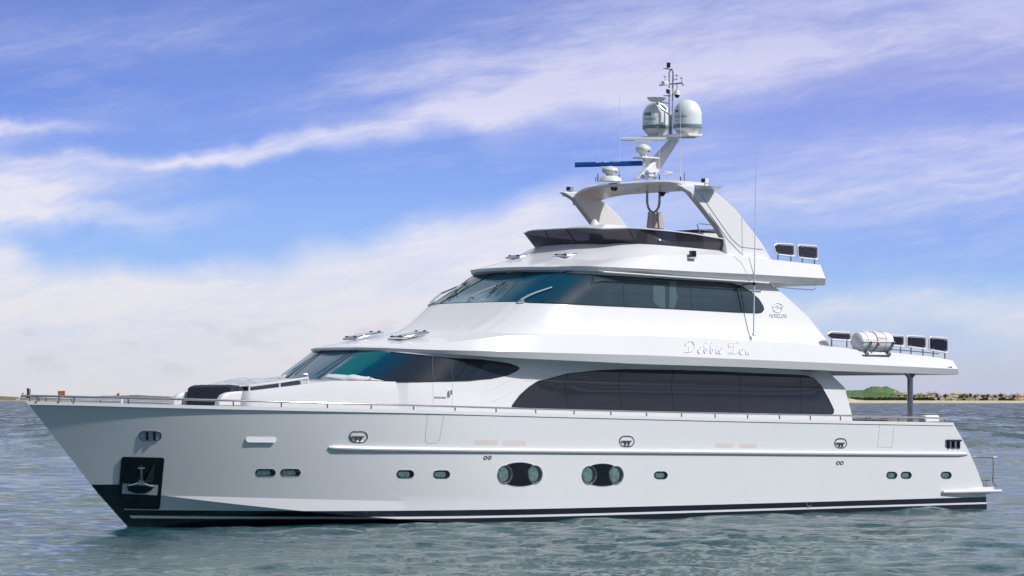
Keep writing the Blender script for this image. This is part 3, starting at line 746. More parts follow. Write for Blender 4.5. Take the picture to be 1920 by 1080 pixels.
# ------------------------------------------------------------------ UPPER HOUSE (wheelhouse and skylounge)
u0 = Curve(2.98, 3.1, p=2.5, xn=e4.xn-.02, end=1556, z=lambda x: e4.z(np.asarray(x))-.04)
u1 = Curve(2.86, 2.9, p=2.7, sil=768, end=1548, pts=[(785, 594), (850, 600), (900, 603.5), (960, 606.5), (1100, 608.5), (1240, 611.5), (1400, 621), (1548, 636)])
u2 = Curve(2.72, 2.2, p=3.2, sil=806, end=1516, pts=[(815, 569), (875, 566.3), (975, 567), (1100, 571), (1250, 577.8), (1420, 587), (1516, 595)])
u2b = Curve(2.63, 2.15, p=3.2, sil=847, end=1482, z=lambda x: 0)
u3 = Curve(2.52, 2.1, p=3.2, sil=890, end=1448, pts=[(900, 512), (960, 510.5), (1000, 510.5), (1080, 513), (1250, 521.5), (1400, 530.5), (1448, 533.5)])
u2b.z = lambda x: .5*(u2.z(np.asarray(x))+u3.z(np.asarray(x)))
F1P = [(890, 511), (940, 507), (1000, 506), (1080, 508), (1130, 509), (1200, 511), (1300, 519.5), (1407, 528.5), (1547, 535)]
f1 = Curve(2.78, 2.5, p=2.5, sil=884, end=1547, pts=F1P)
u4 = Curve(2.50, 2.1, p=3.2, xn=u3.xn+.01, end=u3.xe, z=lambda x: np.maximum(f1.z(np.asarray(x))+.03, u3.z(np.asarray(x))+.01))
uh = Loft([u0, u1, u2, u2b, u3, u4], N=170, cam_rows=[.9, .5, 0], camber=.02)
o_uh = uh.build('upper_house', WHITE, yacht, smooth=16)
WB = bvh_of(o_uh)
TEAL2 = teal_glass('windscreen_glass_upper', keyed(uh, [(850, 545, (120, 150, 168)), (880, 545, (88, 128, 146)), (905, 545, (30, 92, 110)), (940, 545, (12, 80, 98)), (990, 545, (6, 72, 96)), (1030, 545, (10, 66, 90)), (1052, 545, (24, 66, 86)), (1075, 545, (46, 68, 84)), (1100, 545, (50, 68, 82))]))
TOP2 = [(893, 514.5), (920, 512.8), (960, 512), (1020, 511.8), (1080, 514.2), (1102, 515.6)]
BOT2 = [(820, 567.6), (850, 566.3), (900, 566.5), (985, 567.2), (1044, 569.3)]
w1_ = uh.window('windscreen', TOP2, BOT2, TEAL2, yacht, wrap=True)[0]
TOP3 = [(1102, 515.6), (1150, 518), (1200, 521), (1250, 523.5), (1300, 527), (1350, 530), (1372, 532), (1390, 537), (1408, 548), (1422, 561), (1430, 573), (1431.5, 580)]
BOT3 = [(1044, 569.3), (1088, 571.2), (1150, 574), (1200, 576.4), (1300, 580.8), (1385, 585.2), (1420, 587), (1428, 585.5), (1431.5, 581)]
w2_ = uh.window('side_window', TOP3, BOT3, GLASSU, yacht, off=.014)
g = G(); 
for a, b in (((866, 534), (893, 514)), ((935, 566), (985, 512))): uh.line(g, [a, b], .010, off=.018, n=4)
uh.line(g, TOP2[2:], .012, off=.016); uh.line(g, BOT2[3:], .012, off=.016); g.each('mullion', BLACKM, w1_)
g = G()
for a, b, r in (((1168, 519), (1172, 575), .006), ((1293, 526.5), (1297, 581), .006), ((1377, 533), (1390, 585.5), .026), ((1376, 543), (1390, 537), .02)): uh.line(g, [a, b], r, off=.016, n=4, mirror=False)
uh.line(g, TOP3, .011, off=.016); uh.line(g, BOT3, .011, off=.016); g.each('mullion', BLACKM, w2_[0])
# furniture seen dimly through the side glass: pale blinds of the skylounge
g = G(); BL = mat('blind_grey_green', (.07, .12, .145), .15, spec=.7)
patch('blind', WB, [(1224, 535), (1246, 536), (1247, 577.5), (1236, 577), (1224, 565)], BL, w2_[0], off=.0165, step=6, mirror=False)
patch('blind', WB, [(1255, 527), (1268, 528), (1266, 545), (1270, 556), (1264, 578.5), (1254, 578)], BL, w2_[0], off=.0165, step=6, mirror=False)
# wipers
PALEM = mat('wiper_arm_pale', (.6, .62, .64), .35, .4)
for (bx, by, mx, my, tx, ty, lx, ly) in ((805, 569, 858, 541, 880, 531, 840, 563), (872, 566, 932, 539, 951, 531, 915, 560), (975, 566.5, 1035, 542, 1053, 534, 1018, 566)):
    wp = empty('wiper', parent=yacht)
    def Q(px, py, o):
        j, r, sd_ = uh.inv2(px, py); return uh.off(np.array([j]), np.array([r]), o)[0]*np.array((1, sd_, 1))
    g = G(); g.tube([Q(bx+2, by-1, .04), Q((bx*3+mx)/4, (by*3+my)/4, .08), Q((bx+mx)/2, (by+my)/2, .09), Q(mx, my, .06)], [.036, .032, .026, .020], 6); g.obj('arm', PALEM, wp)
    g = G(); g.tube([Q(bx-3, by+1, .03), Q(bx+9, by+.5, .03)], .035, 8); g.obj('hub', STEEL, wp)
    g = G(); g.tube([Q(tx, ty, .05), Q(lx, ly, .05)], .014, 5); 
    if bx < 960: g.tube([Q(tx-3, ty+5, .10), Q((tx+lx)/2, (ty+ly)/2+1, .13), Q(lx+5, ly-4, .10)], .012, 5); g.tube([Q(mx+3, my+1, .11), Q((tx+lx)/2-4, (ty+ly)/2+7, .08)], .016, 5)
    g.obj('blade', BLACKM, wp)

# ------------------------------------------------------------------ FLYBRIDGE MOULDING
f0 = Curve(2.3, 2.2, p=2.5, xn=f1.xn+.3, end=1540, z=lambda x: f1.z(np.asarray(x))+.02)
f2 = Curve(2.95, 2.6, p=2.4, xn=f1.xn-.02, end=1548, pts=[(890, 507.5), (926, 501.5), (993, 499), (1071, 498), (1123, 500), (1200, 503.5), (1300, 509), (1407, 514), (1547, 522)])
f3 = Curve(2.80, 2.4, p=2.4, sil=936, end=1538, pts=[(941, 489), (961, 485.5), (1000, 485), (1060, 487.5), (1110, 490), (1160, 484), (1229, 478.5), (1335, 476.8), (1380, 480), (1444, 486), (1532, 496)])
f4 = Curve(2.42, 2.1, p=2.4, sil=1003, end=1440, pts=[(1006, 467), (1050, 459), (1100, 456), (1150, 455.5), (1200, 457.2), (1250, 460.5), (1300, 465), (1357, 470.5), (1440, 483)], tail=(99, 0))
f4.z_ = f4.z
fb = Loft([f0, f1, f2, f3], N=150, cam_rows=None)
o_fb = fb.build('flybridge', WHITE, yacht, smooth=16)
f3b = Curve(2.74, 2.4, p=2.4, xn=f3.xn, end=1440, z=lambda x: f3.z(np.asarray(x)))
fc = Loft([f3b, f4], N=150, sub=3)
o_fc = fc.build('flybridge_coaming', WHITE, yacht, endcap=False, smooth=30)
g = G(); xa = f3.xn+1.2; g.box(((xa+f3.xe)/2, 0, float(f1.z(np.array(20.)))+.16), (f3.xe-xa-.2, 5.2, .06)); g.obj('flybridge_deck', TEAK, yacht)
# closing surface between the shoulder and the coaming, and aft bulwark top
N_ = 70; xs = np.linspace(f3.xn+2.2, f3.xe-.02, N_); v = []; f = []
for sg in (-1, 1):
    k = len(v)
    for x_ in xs:
        b_ = float(f3.plan(np.array(x_))); z_ = float(f3.z(np.array(x_))); v += [(x_, sg*b_, z_), (x_, sg*(b_-.12), z_+.008), (x_, sg*(b_-.12), z_-.6)]
    for i in range(N_-1):
        for q in (0, 1): f.append((k+3*i+q, k+3*i+3+q, k+3*i+4+q, k+3*i+1+q))
obj('flybridge_bulwark', v, f, WHITE, yacht, smooth=30)
g = G(); yy = np.linspace(-2.8, 2.8, 21); zf = float(f2.z(np.array(f2.xe-.1)))
g.tube([(f2.xe-.03, y_, zf-.03) for y_ in yy], .12, 10); g.obj('stern_moulding', WHITE2, yacht)
FB = bvh_of(o_fb, o_fc)

# smoked wind screen around the flying bridge
v0 = Curve(2.42, 2.1, p=2.4, xn=f4.xn, end=1358, z=lambda x: f4.z(np.asarray(x))-.01)
v1 = Curve(2.62, 2.25, p=2.4, sil=982, end=1357, pts=[(985, 437), (1020, 430.5), (1060, 427.7), (1100, 426.2), (1180, 427.2), (1250, 432.5), (1300, 438), (1357, 448)])
m_sm = bpy.data.materials.new('smoked_screen'); m_sm.use_nodes = True; t = NT(m_sm.node_tree); t.n.clear()
o_ = t.new('ShaderNodeOutputMaterial'); tr = t.new('ShaderNodeBsdfTransparent'); tr.inputs[0].default_value = (.13, .12, .155, 1)
gl = t.new('ShaderNodeBsdfPrincipled'); gl.inputs['Base Color'].default_value = (.042, .040, .055, 1); gl.inputs['Roughness'].default_value = .04
mx = t.new('ShaderNodeMixShader'); mx.inputs[0].default_value = .66; t.l.new(tr.outputs[0], mx.inputs[1]); t.l.new(gl.outputs[0], mx.inputs[2]); t.l.new(mx.outputs[0], o_.inputs[0])
vs_ = Loft([v0, v1], N=120, sub=4)
o_vs = vs_.build('wind_screen', m_sm, yacht, endcap=False, smooth=60)
g = G(); tp = vs_.rows[-1]; full = np.concatenate([tp[::-1], (tp*np.array((1, -1, 1)))[1:]]); g.tube(full, .016, 6); g.obj('top_trim', WHITE2, o_vs)
g = G()
for s in (1, -1): g.tube([(p[0], p[1]*s, p[2]) for p in vs_.rows[:, -1]], .018, 6)
g.each('end_trim', WHITE2, o_vs)
g = G()
for (x0, y0, x1, y1) in ((1060, 428, 1078, 457), (1178, 427.5, 1192, 456), (1279, 437, 1275, 462.5)): vs_.line(g, [(x0, y0+1), (x1, y1-1)], .022, off=-.03, n=5)
g.each('support_post', BLACKM, o_vs)
# helm console, seats and bar inside
Ph = pt(1150, 450, 0); g = G(); g.box((Ph[0], .3, Ph[2]-.3), (.8, 2.4, .6)); hc = g.obj('helm_console', WHITE2, yacht, bevel=.06)
cz_ = pt(1100, 428, 0)[2]
P0 = pt(1115, 428, -.6); g = G(); g.lathe([(0, .30), (.03, .29), (.10, .22), (.14, .10), (.15, 0), (.15, -.35)], (P0[0], P0[1], P0[2]-.04), 20); g.obj('compass', WHITE2, yacht)
g = G(); P1 = pt(1095, 431, -.2); g.add(*(lambda c: ([(c[0]-.4, c[1]-1.0, c[2]-.15), (c[0]-.4, c[1]+.8, c[2]-.15), (c[0]+.9, c[1]+.8, c[2]-.02), (c[0]+.9, c[1]-1.0, c[2]-.02), (c[0]+.1, c[1]-.8, c[2]+.14), (c[0]+.1, c[1]+.6, c[2]+.14), (c[0]+.8, c[1]+.6, c[2]+.12), (c[0]+.8, c[1]-.8, c[2]+.12)], [(0, 1, 5, 4), (1, 2, 6, 5), (2, 3, 7, 6), (3, 0, 4, 7), (4, 5, 6, 7), (0, 1, 2, 3)]))(P1)); g.obj('instrument_pod', WHITE2, yacht, bevel=.03)
g = G(); P2 = pt(1212, 452, -.3); g.box((P2[0], P2[1], P2[2]-.12), (.45, .5, .9)); g.obj('helm_seat', WHITE2, yacht, bevel=.1)
g = G(); P3 = pt(1330, 450, -.5); g.box((P3[0], P3[1], P3[2]-.1), (1.6, 1.2, .6)); g.obj('wet_bar', WHITE2, yacht, bevel=.04)
g = G(); g.box((P3[0], P3[1], P3[2]+.235), (1.75, 1.3, .06)); g.obj('bar_top', BLACK, yacht, bevel=.01)
g = G(); q = lambda x, y: tuple(pt(x, y, .6))
g.tube([q(1313, 440), q(1307, 421), q(1311, 419), q(1344, 423), q(1352, 437)], .017, 6); g.tube([q(1310, 430.5), q(1349, 434.5)], .013, 6); g.obj('bar_rail', STEEL, yacht)

# rain-gutter hand rail below the flybridge moulding
g = G(); pts = [(1131, 509.5), (1200, 514.3), (1260, 518.6), (1320, 522.6), (1380, 526.6), (1442, 530.5)]
P = [pt(x, y, 2.82) for x, y in pts]; g.tube(P, .022, 8); hr = g.obj('side_hand_rail', WHITE2, yacht)
g = G()
for p in P: g.tube([p, p+np.array((0, .18, .03))], .02, 6)
g.each('bracket', WHITE2, hr)
g = G(); P = [pt(x, y, 2.6) for x, y in ((1447, 531), (1452, 538), (1490, 541.5), (1525, 543.5), (1529, 540))]; g.tube(P, .014, 6); g.obj('overhead_rail', STEEL, yacht)
# curved shoulder end on the moulding
g = G(); ring(g, FB, [(1376, 480.5), (1388, 490), (1396, 503), (1400, 512)], .02, off=-.006, closed=False); g.each('moulding_step', WHITE, o_fb)

# deck hatches
def hatch(px, py, b, w=.62, l=.95, slope=0.0):
    P = pt(px, py, b); hh = empty('deck_hatch', tuple(P), parent=yacht); hh.rotation_euler = (0, -slope, 0)
    g = G(); g.box((0, 0, 0), (l, w, .07)); g.obj('frame', STEEL, hh, bevel=.02)
    g = G(); g.box((0, 0, .043), (l-.10, w-.10, .02)); g.obj('pane', HATCHG, hh, bevel=.008)
    g = G()
    for sx in (-.44, .44):
        for sy in (-.2, .2): g.box((sx*l, sy*w*1.4, .05), (.06, .05, .04))
    g.each('catch', BLACKM, hh)
hatch(1073, 478, .97, slope=R(6)); hatch(985, 480.5, -.97, slope=R(6)); hatch(766, 629, .93, slope=R(10)); hatch(681, 630, -.93, slope=R(10))
# small floodlight on the flybridge side
P = pt(1297, 476, 2.86); g = G(); g.box((P[0], P[1]-.04, P[2]), (.17, .12, .17)); fl = g.obj('floodlight', BLACK, yacht, bevel=.01)
g = G(); g.box((P[0], P[1]+.02, P[2]-.11), (.26, .2, .04)); g.obj('bracket', WHITE2, fl)

# ------------------------------------------------------------------ RADAR ARCH AND HARD TOP
BO, BI = 2.62, 2.40
leg = [(1275, 346), (1299, 361.5), (1322, 391), (1347.5, 425), (1359, 447), (1363, 474), (1366, 490), (1450, 490), (1445, 482), (1429, 454), (1412, 431), (1380.5, 390), (1357, 369), (1338, 354), (1300, 346)]
def leg_mesh(sg):
    g = G(); A = [pt(px, py, BO) for px, py in leg]; zt = A[0][2]; zb_ = A[6][2]; n = len(A); v = []
    for k, bb in enumerate((0, .22)):
        for p in A:
            lean = .10*(p[2]-zb_)/(zt-zb_); v.append((p[0], -sg*(BO-bb-lean), p[2]))
    g.add(v, [tuple(range(n)), tuple(range(2*n-1, n-1, -1))]+[(i, (i+1) % n, n+(i+1) % n, n+i) for i in range(n)])
    return g.obj('leg', WHITE, arch, smooth=30, bevel=.03)
arch = empty('radar_arch', parent=yacht)
legs = [leg_mesh(s) for s in (1, -1)]
_l = pt(1299, 361.5, BO-.1); print('far leg px', proj(np.array([(_l[0], BO-.1, _l[2])])))
LB = bvh_of(legs[0])
g = G()
for poly in ([(1314, 365), (1347, 413), (1372, 448), (1388, 463), (1430, 468)], [(1330, 400), (1365, 450), (1390, 476)]): ring(g, LB, poly, .013, off=0, closed=False, n=5)
g.each('groove', mat('groove_grey', (.35, .35, .37), .6), legs[0])
# the cambered top joining the legs
xf = pt(1299, 361.5, BO-.1)[0]; zl = pt(1299, 361.5, BO-.1)[2]; L_ = 1.25
g = G(); v = []; f = []; n = 40
zc = pt(1185, 341, 0)[2]
for i in range(n+1):
    s = -1+2*i/n; y_ = s*(BO-.1); k = abs(s)
    top = zl+.14+(zc-zl-.14)*(1-k**6.0); xfr = xf-.04-.22*(1-k**2.5); xr = xf+.74+.55*(1-k**4)
    if k > .90: top -= .16*((k-.90)/.10)**2
    th = .15
    v += [(xfr, y_, top-.06), (xfr+.12, y_, top), (xr-.1, y_, top-.02), (xr, y_, top-.12), (xr-.05, y_, top-th-.10), (xfr+.30, y_, top-th), (xfr+.02, y_, top-.13)]
m = 7
f = [(i*m+k, i*m+(k+1) % m, (i+1)*m+(k+1) % m, (i+1)*m+k) for i in range(n) for k in range(m)]+[tuple(range(m)), tuple(n*m+k for k in range(m))]
o_ht = obj('hard_top', v, f, WHITE, arch, smooth=35, bevel=.02)
g = G()
for px, py, b in ((1100, 356, -1.7), (1117, 358, -1.5), (1196, 356, 0), (1217, 350, .5), (1273, 355, 1.6), (1251, 361, 1.0), (1140, 351, -1.0)):
    P = pt(px, py, b); g.lathe([(.05, 0), (.06, -.01), (.05, -.02)], tuple(P), 12)
g.each('downlight', GREYP, o_ht)
for px, py, b in ((1151.5, 352.5, -.6), (1241, 361.5, .9)):
    P = pt(px, py, b); g = G(); g.lathe([(.11, .02), (.10, -.03), (.06, -.09), (.0, -.11)], tuple(P), 16); g.obj('dome_camera', BLACK, o_ht)
# wing shelves with lights at the arch corners
for (px, py, b, sg) in ((1318, 349, 2.7, 1), (1066, 366, -2.7, -1)):
    P = pt(px, py, b); g = G(); g.add([(P[0]-.15, P[1]+.25*sg, P[2]+.04), (P[0]+.75, P[1]+.25*sg, P[2]+.03), (P[0]+.55, P[1]-.28*sg, P[2]), (P[0]-.05, P[1]-.28*sg, P[2]), (P[0]-.1, P[1]+.25*sg, P[2]-.12), (P[0]+.6, P[1]+.25*sg, P[2]-.12)],
          [(0, 1, 2, 3), (0, 4, 5, 1), (3, 2, 5, 4), (0, 3, 4), (1, 5, 2)]); g.obj('wing_shelf', WHITE, arch, smooth=None, bevel=.01)
for (px, py, b) in ((1322, 339, 2.7), (1069, 354.5, -2.6)):
    P = pt(px, py, b); g = G(); g.box(tuple(P), (.16, .13, .12)); nl = g.obj('navigation_light', WHITE2, arch, bevel=.015)
    g = G(); g.box((P[0]-.09, P[1]-.02, P[2]+.01), (.03, .14, .10)); g.obj('lens', BLACK, nl); g = G(); g.tube([(P[0], P[1], P[2]-.06), (P[0], P[1], P[2]-.16)], .03, 8); g.obj('foot', WHITE2, nl)
# U-shaped stainless support under the hard top
P = lambda px, py, b=0: pt(px, py, b)
g = G(); g.tube([P(1213.5, 357), P(1213.5, 380), P(1215, 388), P(1219, 395), P(1225, 399), P(1231, 395), P(1235, 388), P(1236.5, 380), P(1237, 355)], .036, 10); g.obj('u_support', STEELD, arch)
g = G(); prism(g, [(1214, 428), (1216.5, 399), (1221, 402), (1229, 402), (1232.5, 398), (1235, 430)], -.12, .12); g.obj('support_column', BEIGE, arch, bevel=.02)
g = G(); g.tube([P(1217, 397, .12), P(1214, 427, .12)], .03, 8); g.tube([P(1232.5, 397, .12), P(1235, 428, .12)], .03, 8); g.each('support_post', STEELD, arch)

# ------------------------------------------------------------------ MAST, DOMES, RADARS, ANTENNAS
mast = empty('mast', parent=yacht)
g = G(); prism(g, [(1184, 336.5), (1206, 314), (1228, 288), (1252, 262), (1266, 262), (1246, 293), (1223, 328), (1221, 336)], -.11, .11); g.obj('strut', WHITE2, mast, bevel=.04)
# athwartships platform carrying the two domes
Pc = pt(1259, 256, 0); xp, zp = Pc[0], Pc[2]
g = G(); v = []; 
for y_, w, xo in ((-1.0, .30, 0), (-.75, .40, 0), (-.3, .34, 0), (.3, .34, 0), (.75, .40, 0), (1.0, .30, 0)): v += [(xp-w, y_, zp+.03), (xp+w, y_, zp+.03), (xp+w*.8, y_, zp-.05), (xp-w*.8, y_, zp-.05)]
f = [(i*4+k, i*4+(k+1) % 4, i*4+4+(k+1) % 4, i*4+4+k) for i in range(5) for k in range(4)]+[(0, 1, 2, 3), (20, 21, 22, 23)]
obj('dome_platform', v, f, WHITE2, mast, smooth=None, bevel=.02)
domes = []
for (px, b, ztop, zbot) in ((1231, -.61, 191.5, 256), (1289, .61, 187, 255.5)):
    c = pt(px, zbot, b); hgt = pt(px, ztop, b)[2]-c[2]; r = .405
    dm = empty('satellite_dome', tuple(c), parent=yacht)
    zb2 = hgt*.21; zt2 = hgt*.32
    g = G(); g.lathe([(.22, 0), (.24, .02), (.30, zb2*.45), (.385, zb2*.92), (.40, zb2)], (0, 0, 0), 40); g.obj('base_cone', WHITE2, dm, smooth=35)
    g = G(); g.lathe([(.402, zb2), (.407, zb2+.01), (.407, zt2-.01), (.404, zt2)], (0, 0, 0), 40); g.obj('band', GREYB, dm, smooth=35)
    zs2 = hgt*.56; pr = [(.403, zt2)]+[(.403, zs2)]+[(.403*math.cos(R(a))**.92, zs2+(hgt-zs2)*math.sin(R(a))) for a in range(6, 90, 6)]+[(.01, hgt)]
    g = G(); g.lathe(pr, (0, 0, 0), 40); rd = g.obj('radome', mat('radome_white', (.80, .83, .83), .38), dm, smooth=50)
    g = G(); g.lathe([(.24, -.045), (.24, -.005)], (0, 0, 0), 24); g.obj('foot', STEELD, dm)
    yy = pt(px, 0, b)
    domes.append((dm, rd, c))
def text_on(name, body, bv, quad, m, parent, off=.004, shear=0, thick=0.0, space=1.0, origin=(0, 0, 0), size=1.0):
    """lettering laid onto a surface: quad = lower-left, lower-right, upper-right, upper-left in the photograph's pixels"""
    v2, f, W, Hh = text_geo(body, size, shear, space); vs = []; ok = True
    for a, b in v2:
        a /= W; b /= Hh; q = [(1-a)*(1-b), a*(1-b), a*b, (1-a)*b]; px = sum(k*p[0] for k, p in zip(q, quad)); py = sum(k*p[1] for k, p in zip(q, quad))
        h, n_ = cast(bv, px, py)
        if h is None: h, n_ = vs[-1] if vs else (np.zeros(3), np.zeros(3))
        vs.append((h, n_))
    top = [h+n_*(off+thick)-np.array(origin) for h, n_ in vs]; fs = list(f)
    if thick:
        k = len(top); top += [h+n_*(off-.004)-np.array(origin) for h, n_ in vs]; cnt = {}
        for q in f:
            for a, b in zip(q, q[1:]+q[:1]): cnt[(a, b)] = 1
        fs += [(a, b, b+k, a+k) for (a, b) in cnt if (b, a) not in cnt]
    return obj(name, [tuple(p) for p in top], fs, m, parent, smooth=None)
def shifted_bvh(o, c): return BVHTree.FromPolygons([v.co+Vector(c) for v in o.data.vertices], [list(p.vertices) for p in o.data.polygons])
for i, (dm, rd, c) in enumerate(domes):
    bv = shifted_bvh(rd, c)
    if i == 0:
        patch_ = patch('badge', bv, [(1207, 211.5), (1220.5, 210.5), (1220.5, 216), (1207, 216.5)], NAVYT, None, off=.003, step=3, mirror=False)[0]
        patch_.location = tuple(-np.array(c)); patch_.parent = dm
        text_on('lettering', 'KVH', bv, [(1208.5, 215.4), (1219.5, 214.8), (1219.5, 211.4), (1208.5, 212.2)], WHITE2, dm, off=.006, origin=c)
        text_on('lettering', 'TRACVISION', bv, [(1207, 225.4), (1229, 224.5), (1229, 221.0), (1207, 222.2)], NAVYT, dm, origin=c)
        text_on('lettering', 'HD7', bv, [(1208, 232.8), (1214.5, 232.6), (1214.5, 230), (1208, 230.2)], GREYB, dm, origin=c)
    else:
        patch_ = patch('badge', bv, [(1266.5, 206.2), (1271.5, 205.6), (1271.5, 210.6), (1266.5, 211)], NAVYT, None, off=.003, step=2.5, mirror=False)[0]
        patch_.location = tuple(-np.array(c)); patch_.parent = dm
        text_on('lettering', 'TRACVISION', bv, [(1265.5, 221), (1287, 219.6), (1287, 216.0), (1265.5, 217.4)], NAVYT, dm, origin=c)
        text_on('lettering', 'HD7', bv, [(1266, 227.8), (1272.5, 227.4), (1272.5, 224.8), (1266, 225.2)], GREYB, dm, origin=c)

def radar(px, py, b, scale, bar, barmat, ends, left, right, zs):
    """turning unit (rounded gear box on a foot) with its antenna bar across the top"""
    c = pt(px, py, b); rdr = empty('open_array_radar', tuple(c), parent=yacht)
    g = G(); g.lathe([(.01, .42), (.12, .41), (.15, .37), (.27, .31), (.325, .22), (.325, .14), (.27, .05), (.18, -.01), (.15, -.06), (.15, -.15), (.22, -.19)], (0, 0, 0), 12)
    o = g.obj('turning_unit', mat('radar_white', (.72, .76, .75), .35), rdr, smooth=35); o.scale = (.66*scale, .66*scale, zs)
    g = G(); g.box((.02, -.21*scale, .04), (.05, .03, .05)); g.obj('drain_cover', STEELD, rdr)
    Yc = OY+c[0]*sT-c[1]*cT; za, zd = H+Yc*(HY-left[1])/F-c[2], H+Yc*(HY-right[1])/F-c[2]
    # the bar is turned square to the line of sight
    rl = np.array([-sT, -cT]); 
    W = (right[0]-left[0])/F*(OY+c[0]*sT-c[1]*cT); mid = (0, 0, (za+zd)/2)
    ux = np.array((cT, -sT)); zc_ = mid[2]; mx_ = (left[0]+right[0])/2
    hb = bar/2; dz = za-zd
    g = G(); v = []
    prof = [(-.05, -hb), (-.06, -hb*.5), (-.06, hb*.5), (-.045, hb), (.05, hb), (.06, hb*.4), (.06, -hb*.4), (.05, -hb)]
    for s in (-.5, .5):
        for (yy, zz) in prof: v.append((ux[0]*s*W+(-ux[1])*yy*0+yy*sT*1+(mx_-px)/F*100*cT, ux[1]*s*W+yy*cT-(mx_-px)/F*100*sT, zc_+zz-dz*s))
    n = len(prof); g.add(v, [tuple(range(n)), tuple(range(2*n-1, n-1, -1))]+[(i, (i+1) % n, n+(i+1) % n, n+i) for i in range(n)])
    bo = g.obj('antenna_bar', barmat, rdr, smooth=None, bevel=.008)
    g = G(); g.box(((mx_-px)/F*100*cT*.3, -(mx_-px)/F*100*sT*.3, zc_-hb-.02), (.5, .14, .04), rz=-TH); g.obj('bar_mount', WHITE2, rdr)
    if ends:
        k = W/2+.045; g = G(); g.box(((mx_-px)/F*100*cT+ux[0]*k, -(mx_-px)/F*100*sT+ux[1]*k, zc_-dz*.5), (.09, .11, bar*1.0), rz=-TH); g.obj('end_cap', WHITE2, rdr, bevel=.03)
    return rdr, bo, c
r1, bar1, cc1 = radar(1144, 326, -.6, 1.12, .14, BLUE, True, (1077, 305.2), (1204, 302.2), .52)
tb = shifted_bvh(bar1, cc1)
text_on('lettering', 'FURUNO', tb, [(1117, 305.4), (1162.5, 304.3), (1162.5, 300.6), (1117, 301.7)], mat('lettering_pale_blue', (.5, .66, .85), .4), bar1, origin=cc1, off=.006, space=1.25)
r2, bar2, cc2 = radar(1206, 287, 0, 1.05, .10, mat('radar_bar_pale', (.66, .73, .72), .35), False, (1164.5, 261), (1249, 261), .62)
g = G(); v = []; P = pt(1208, 296, 0); g.box((P[0]+.12, 0, P[2]), (.75, .42, .05)); g.obj('radar_shelf', WHITE2, mast, bevel=.02)
g = G(); prism(g, [(1204, 298), (1232, 297), (1214, 312)], -.05, .05); g.obj('shelf_gusset', WHITE2, mast)
P = pt(1144, 336, -.6); g = G(); g.lathe([(.34, -.06), (.30, .03), (.22, .08), (.20, .09)], tuple(P), 24); g.obj('radar_plinth', WHITE, arch, smooth=40)

# pole mast above the platform
def PP(px, py, b=0): return tuple(pt(px, py, b))
g = G(); g.tube([PP(1254.5, 253), PP(1254.5, 136), PP(1256, 132.5), PP(1258.5, 131), PP(1261, 132.5), PP(1262, 137), PP(1259.5, 253)], .024, 8); g.obj('pole', STEEL, mast)
g = G(); g.tube([PP(1257, 253), PP(1257, 215)], .035, 8); g.obj('pole_sleeve', STEELD, mast)
g = G(); g.box(PP(1252.5, 129), (.26, .12, .025)); g.obj('light_bracket', STEELD, mast)
P = PP(1253.5, 122.5); g = G(); g.lathe([(.055, -.07), (.055, .055), (.06, .06), (.06, .075)], P, 16); ml = g.obj('masthead_light', BLACK, mast)
g = G(); g.lathe([(.075, -.10), (.075, -.07)], P, 16); g.obj('base', WHITE2, ml)
g = G(); g.tube([PP(1236, 161, -.25), PP(1258, 157.5), PP(1280, 155.5, .25)], .024, 8); g.obj('crosstree', STEEL, mast)
g = G(); g.box(PP(1247, 156), (.18, .14, .12)); g.obj('junction_box', WHITE2, mast, bevel=.02)
g = G()
for (px, y0, y1, b) in ((1247, 151, 143.5, 0), (1237.5, 160, 154, -.25), (1278, 155, 146, .25), (1269, 149, 141.5, 0)):
    q0 = pt(px, y0, b); q1 = pt(px, y1, b); g.tube([q0, q1], .008, 5)
g.each('sensor_stem', STEELD, mast)
g = G()
for (px, y1, b) in ((1247, 143.5, 0), (1278, 146.5, .25), (1269, 141, 0)): P = PP(px, y1, b); g.lathe([(.0, -.03), (.05, .0), (.045, .02), (0, .025)], P, 12)
g.each('sensor_head', GREYP, mast)
g = G(); g.tube([PP(1262, 151), PP(1264, 149.5), PP(1270, 148.5)], .012, 6); g.obj('sensor_arm', STEELD, mast)
P = PP(1281, 158, .25); g = G(); g.lathe([(0, .05), (.04, .03), (.045, -.01), (.03, -.04), (0, -.05)], P, 12); g.obj('spot_lamp', WHITE2, mast)
P = PP(1269.5, 176, .1); cd = empty('camera_pod', P, parent=mast)
g = G(); g.lathe([(.02, .16), (.03, .13), (.07, .07), (.10, -.01), (.105, -.03), (.09, -.035)], (0, 0, 0), 18); g.obj('housing', mat('pod_white', (.70, .68, .66), .4), cd)
g = G(); g.lathe([(.075, -.035), (.07, -.07), (.04, -.11), (0, -.12)], (0, 0, 0), 18); g.obj('lens_dome', BLACK, cd)
g = G(); g.tube([(0, 0, .15), (0, 0, .27)], .012, 6); g.tube([(0, 0, .27), (-.12, -.02, .27)], .012, 6); g.obj('hanger', STEELD, cd)
P = PP(1253, 171, 0); g = G(); g.lathe([(.07, -.06), (.07, .06), (.04, .08)], P, 14); al = g.obj('all_round_light', WHITE2, mast); g = G(); g.lathe([(.055, -.05), (.055, .05)], (P[0]-.03, P[1]-.03, P[2]-.01), 14); g.obj('lens', NAVYT, al)
P = PP(1251, 179.5, 0); g = G(); g.box(P, (.2, .12, .03)); g.obj('lamp_bracket', STEEL, mast)
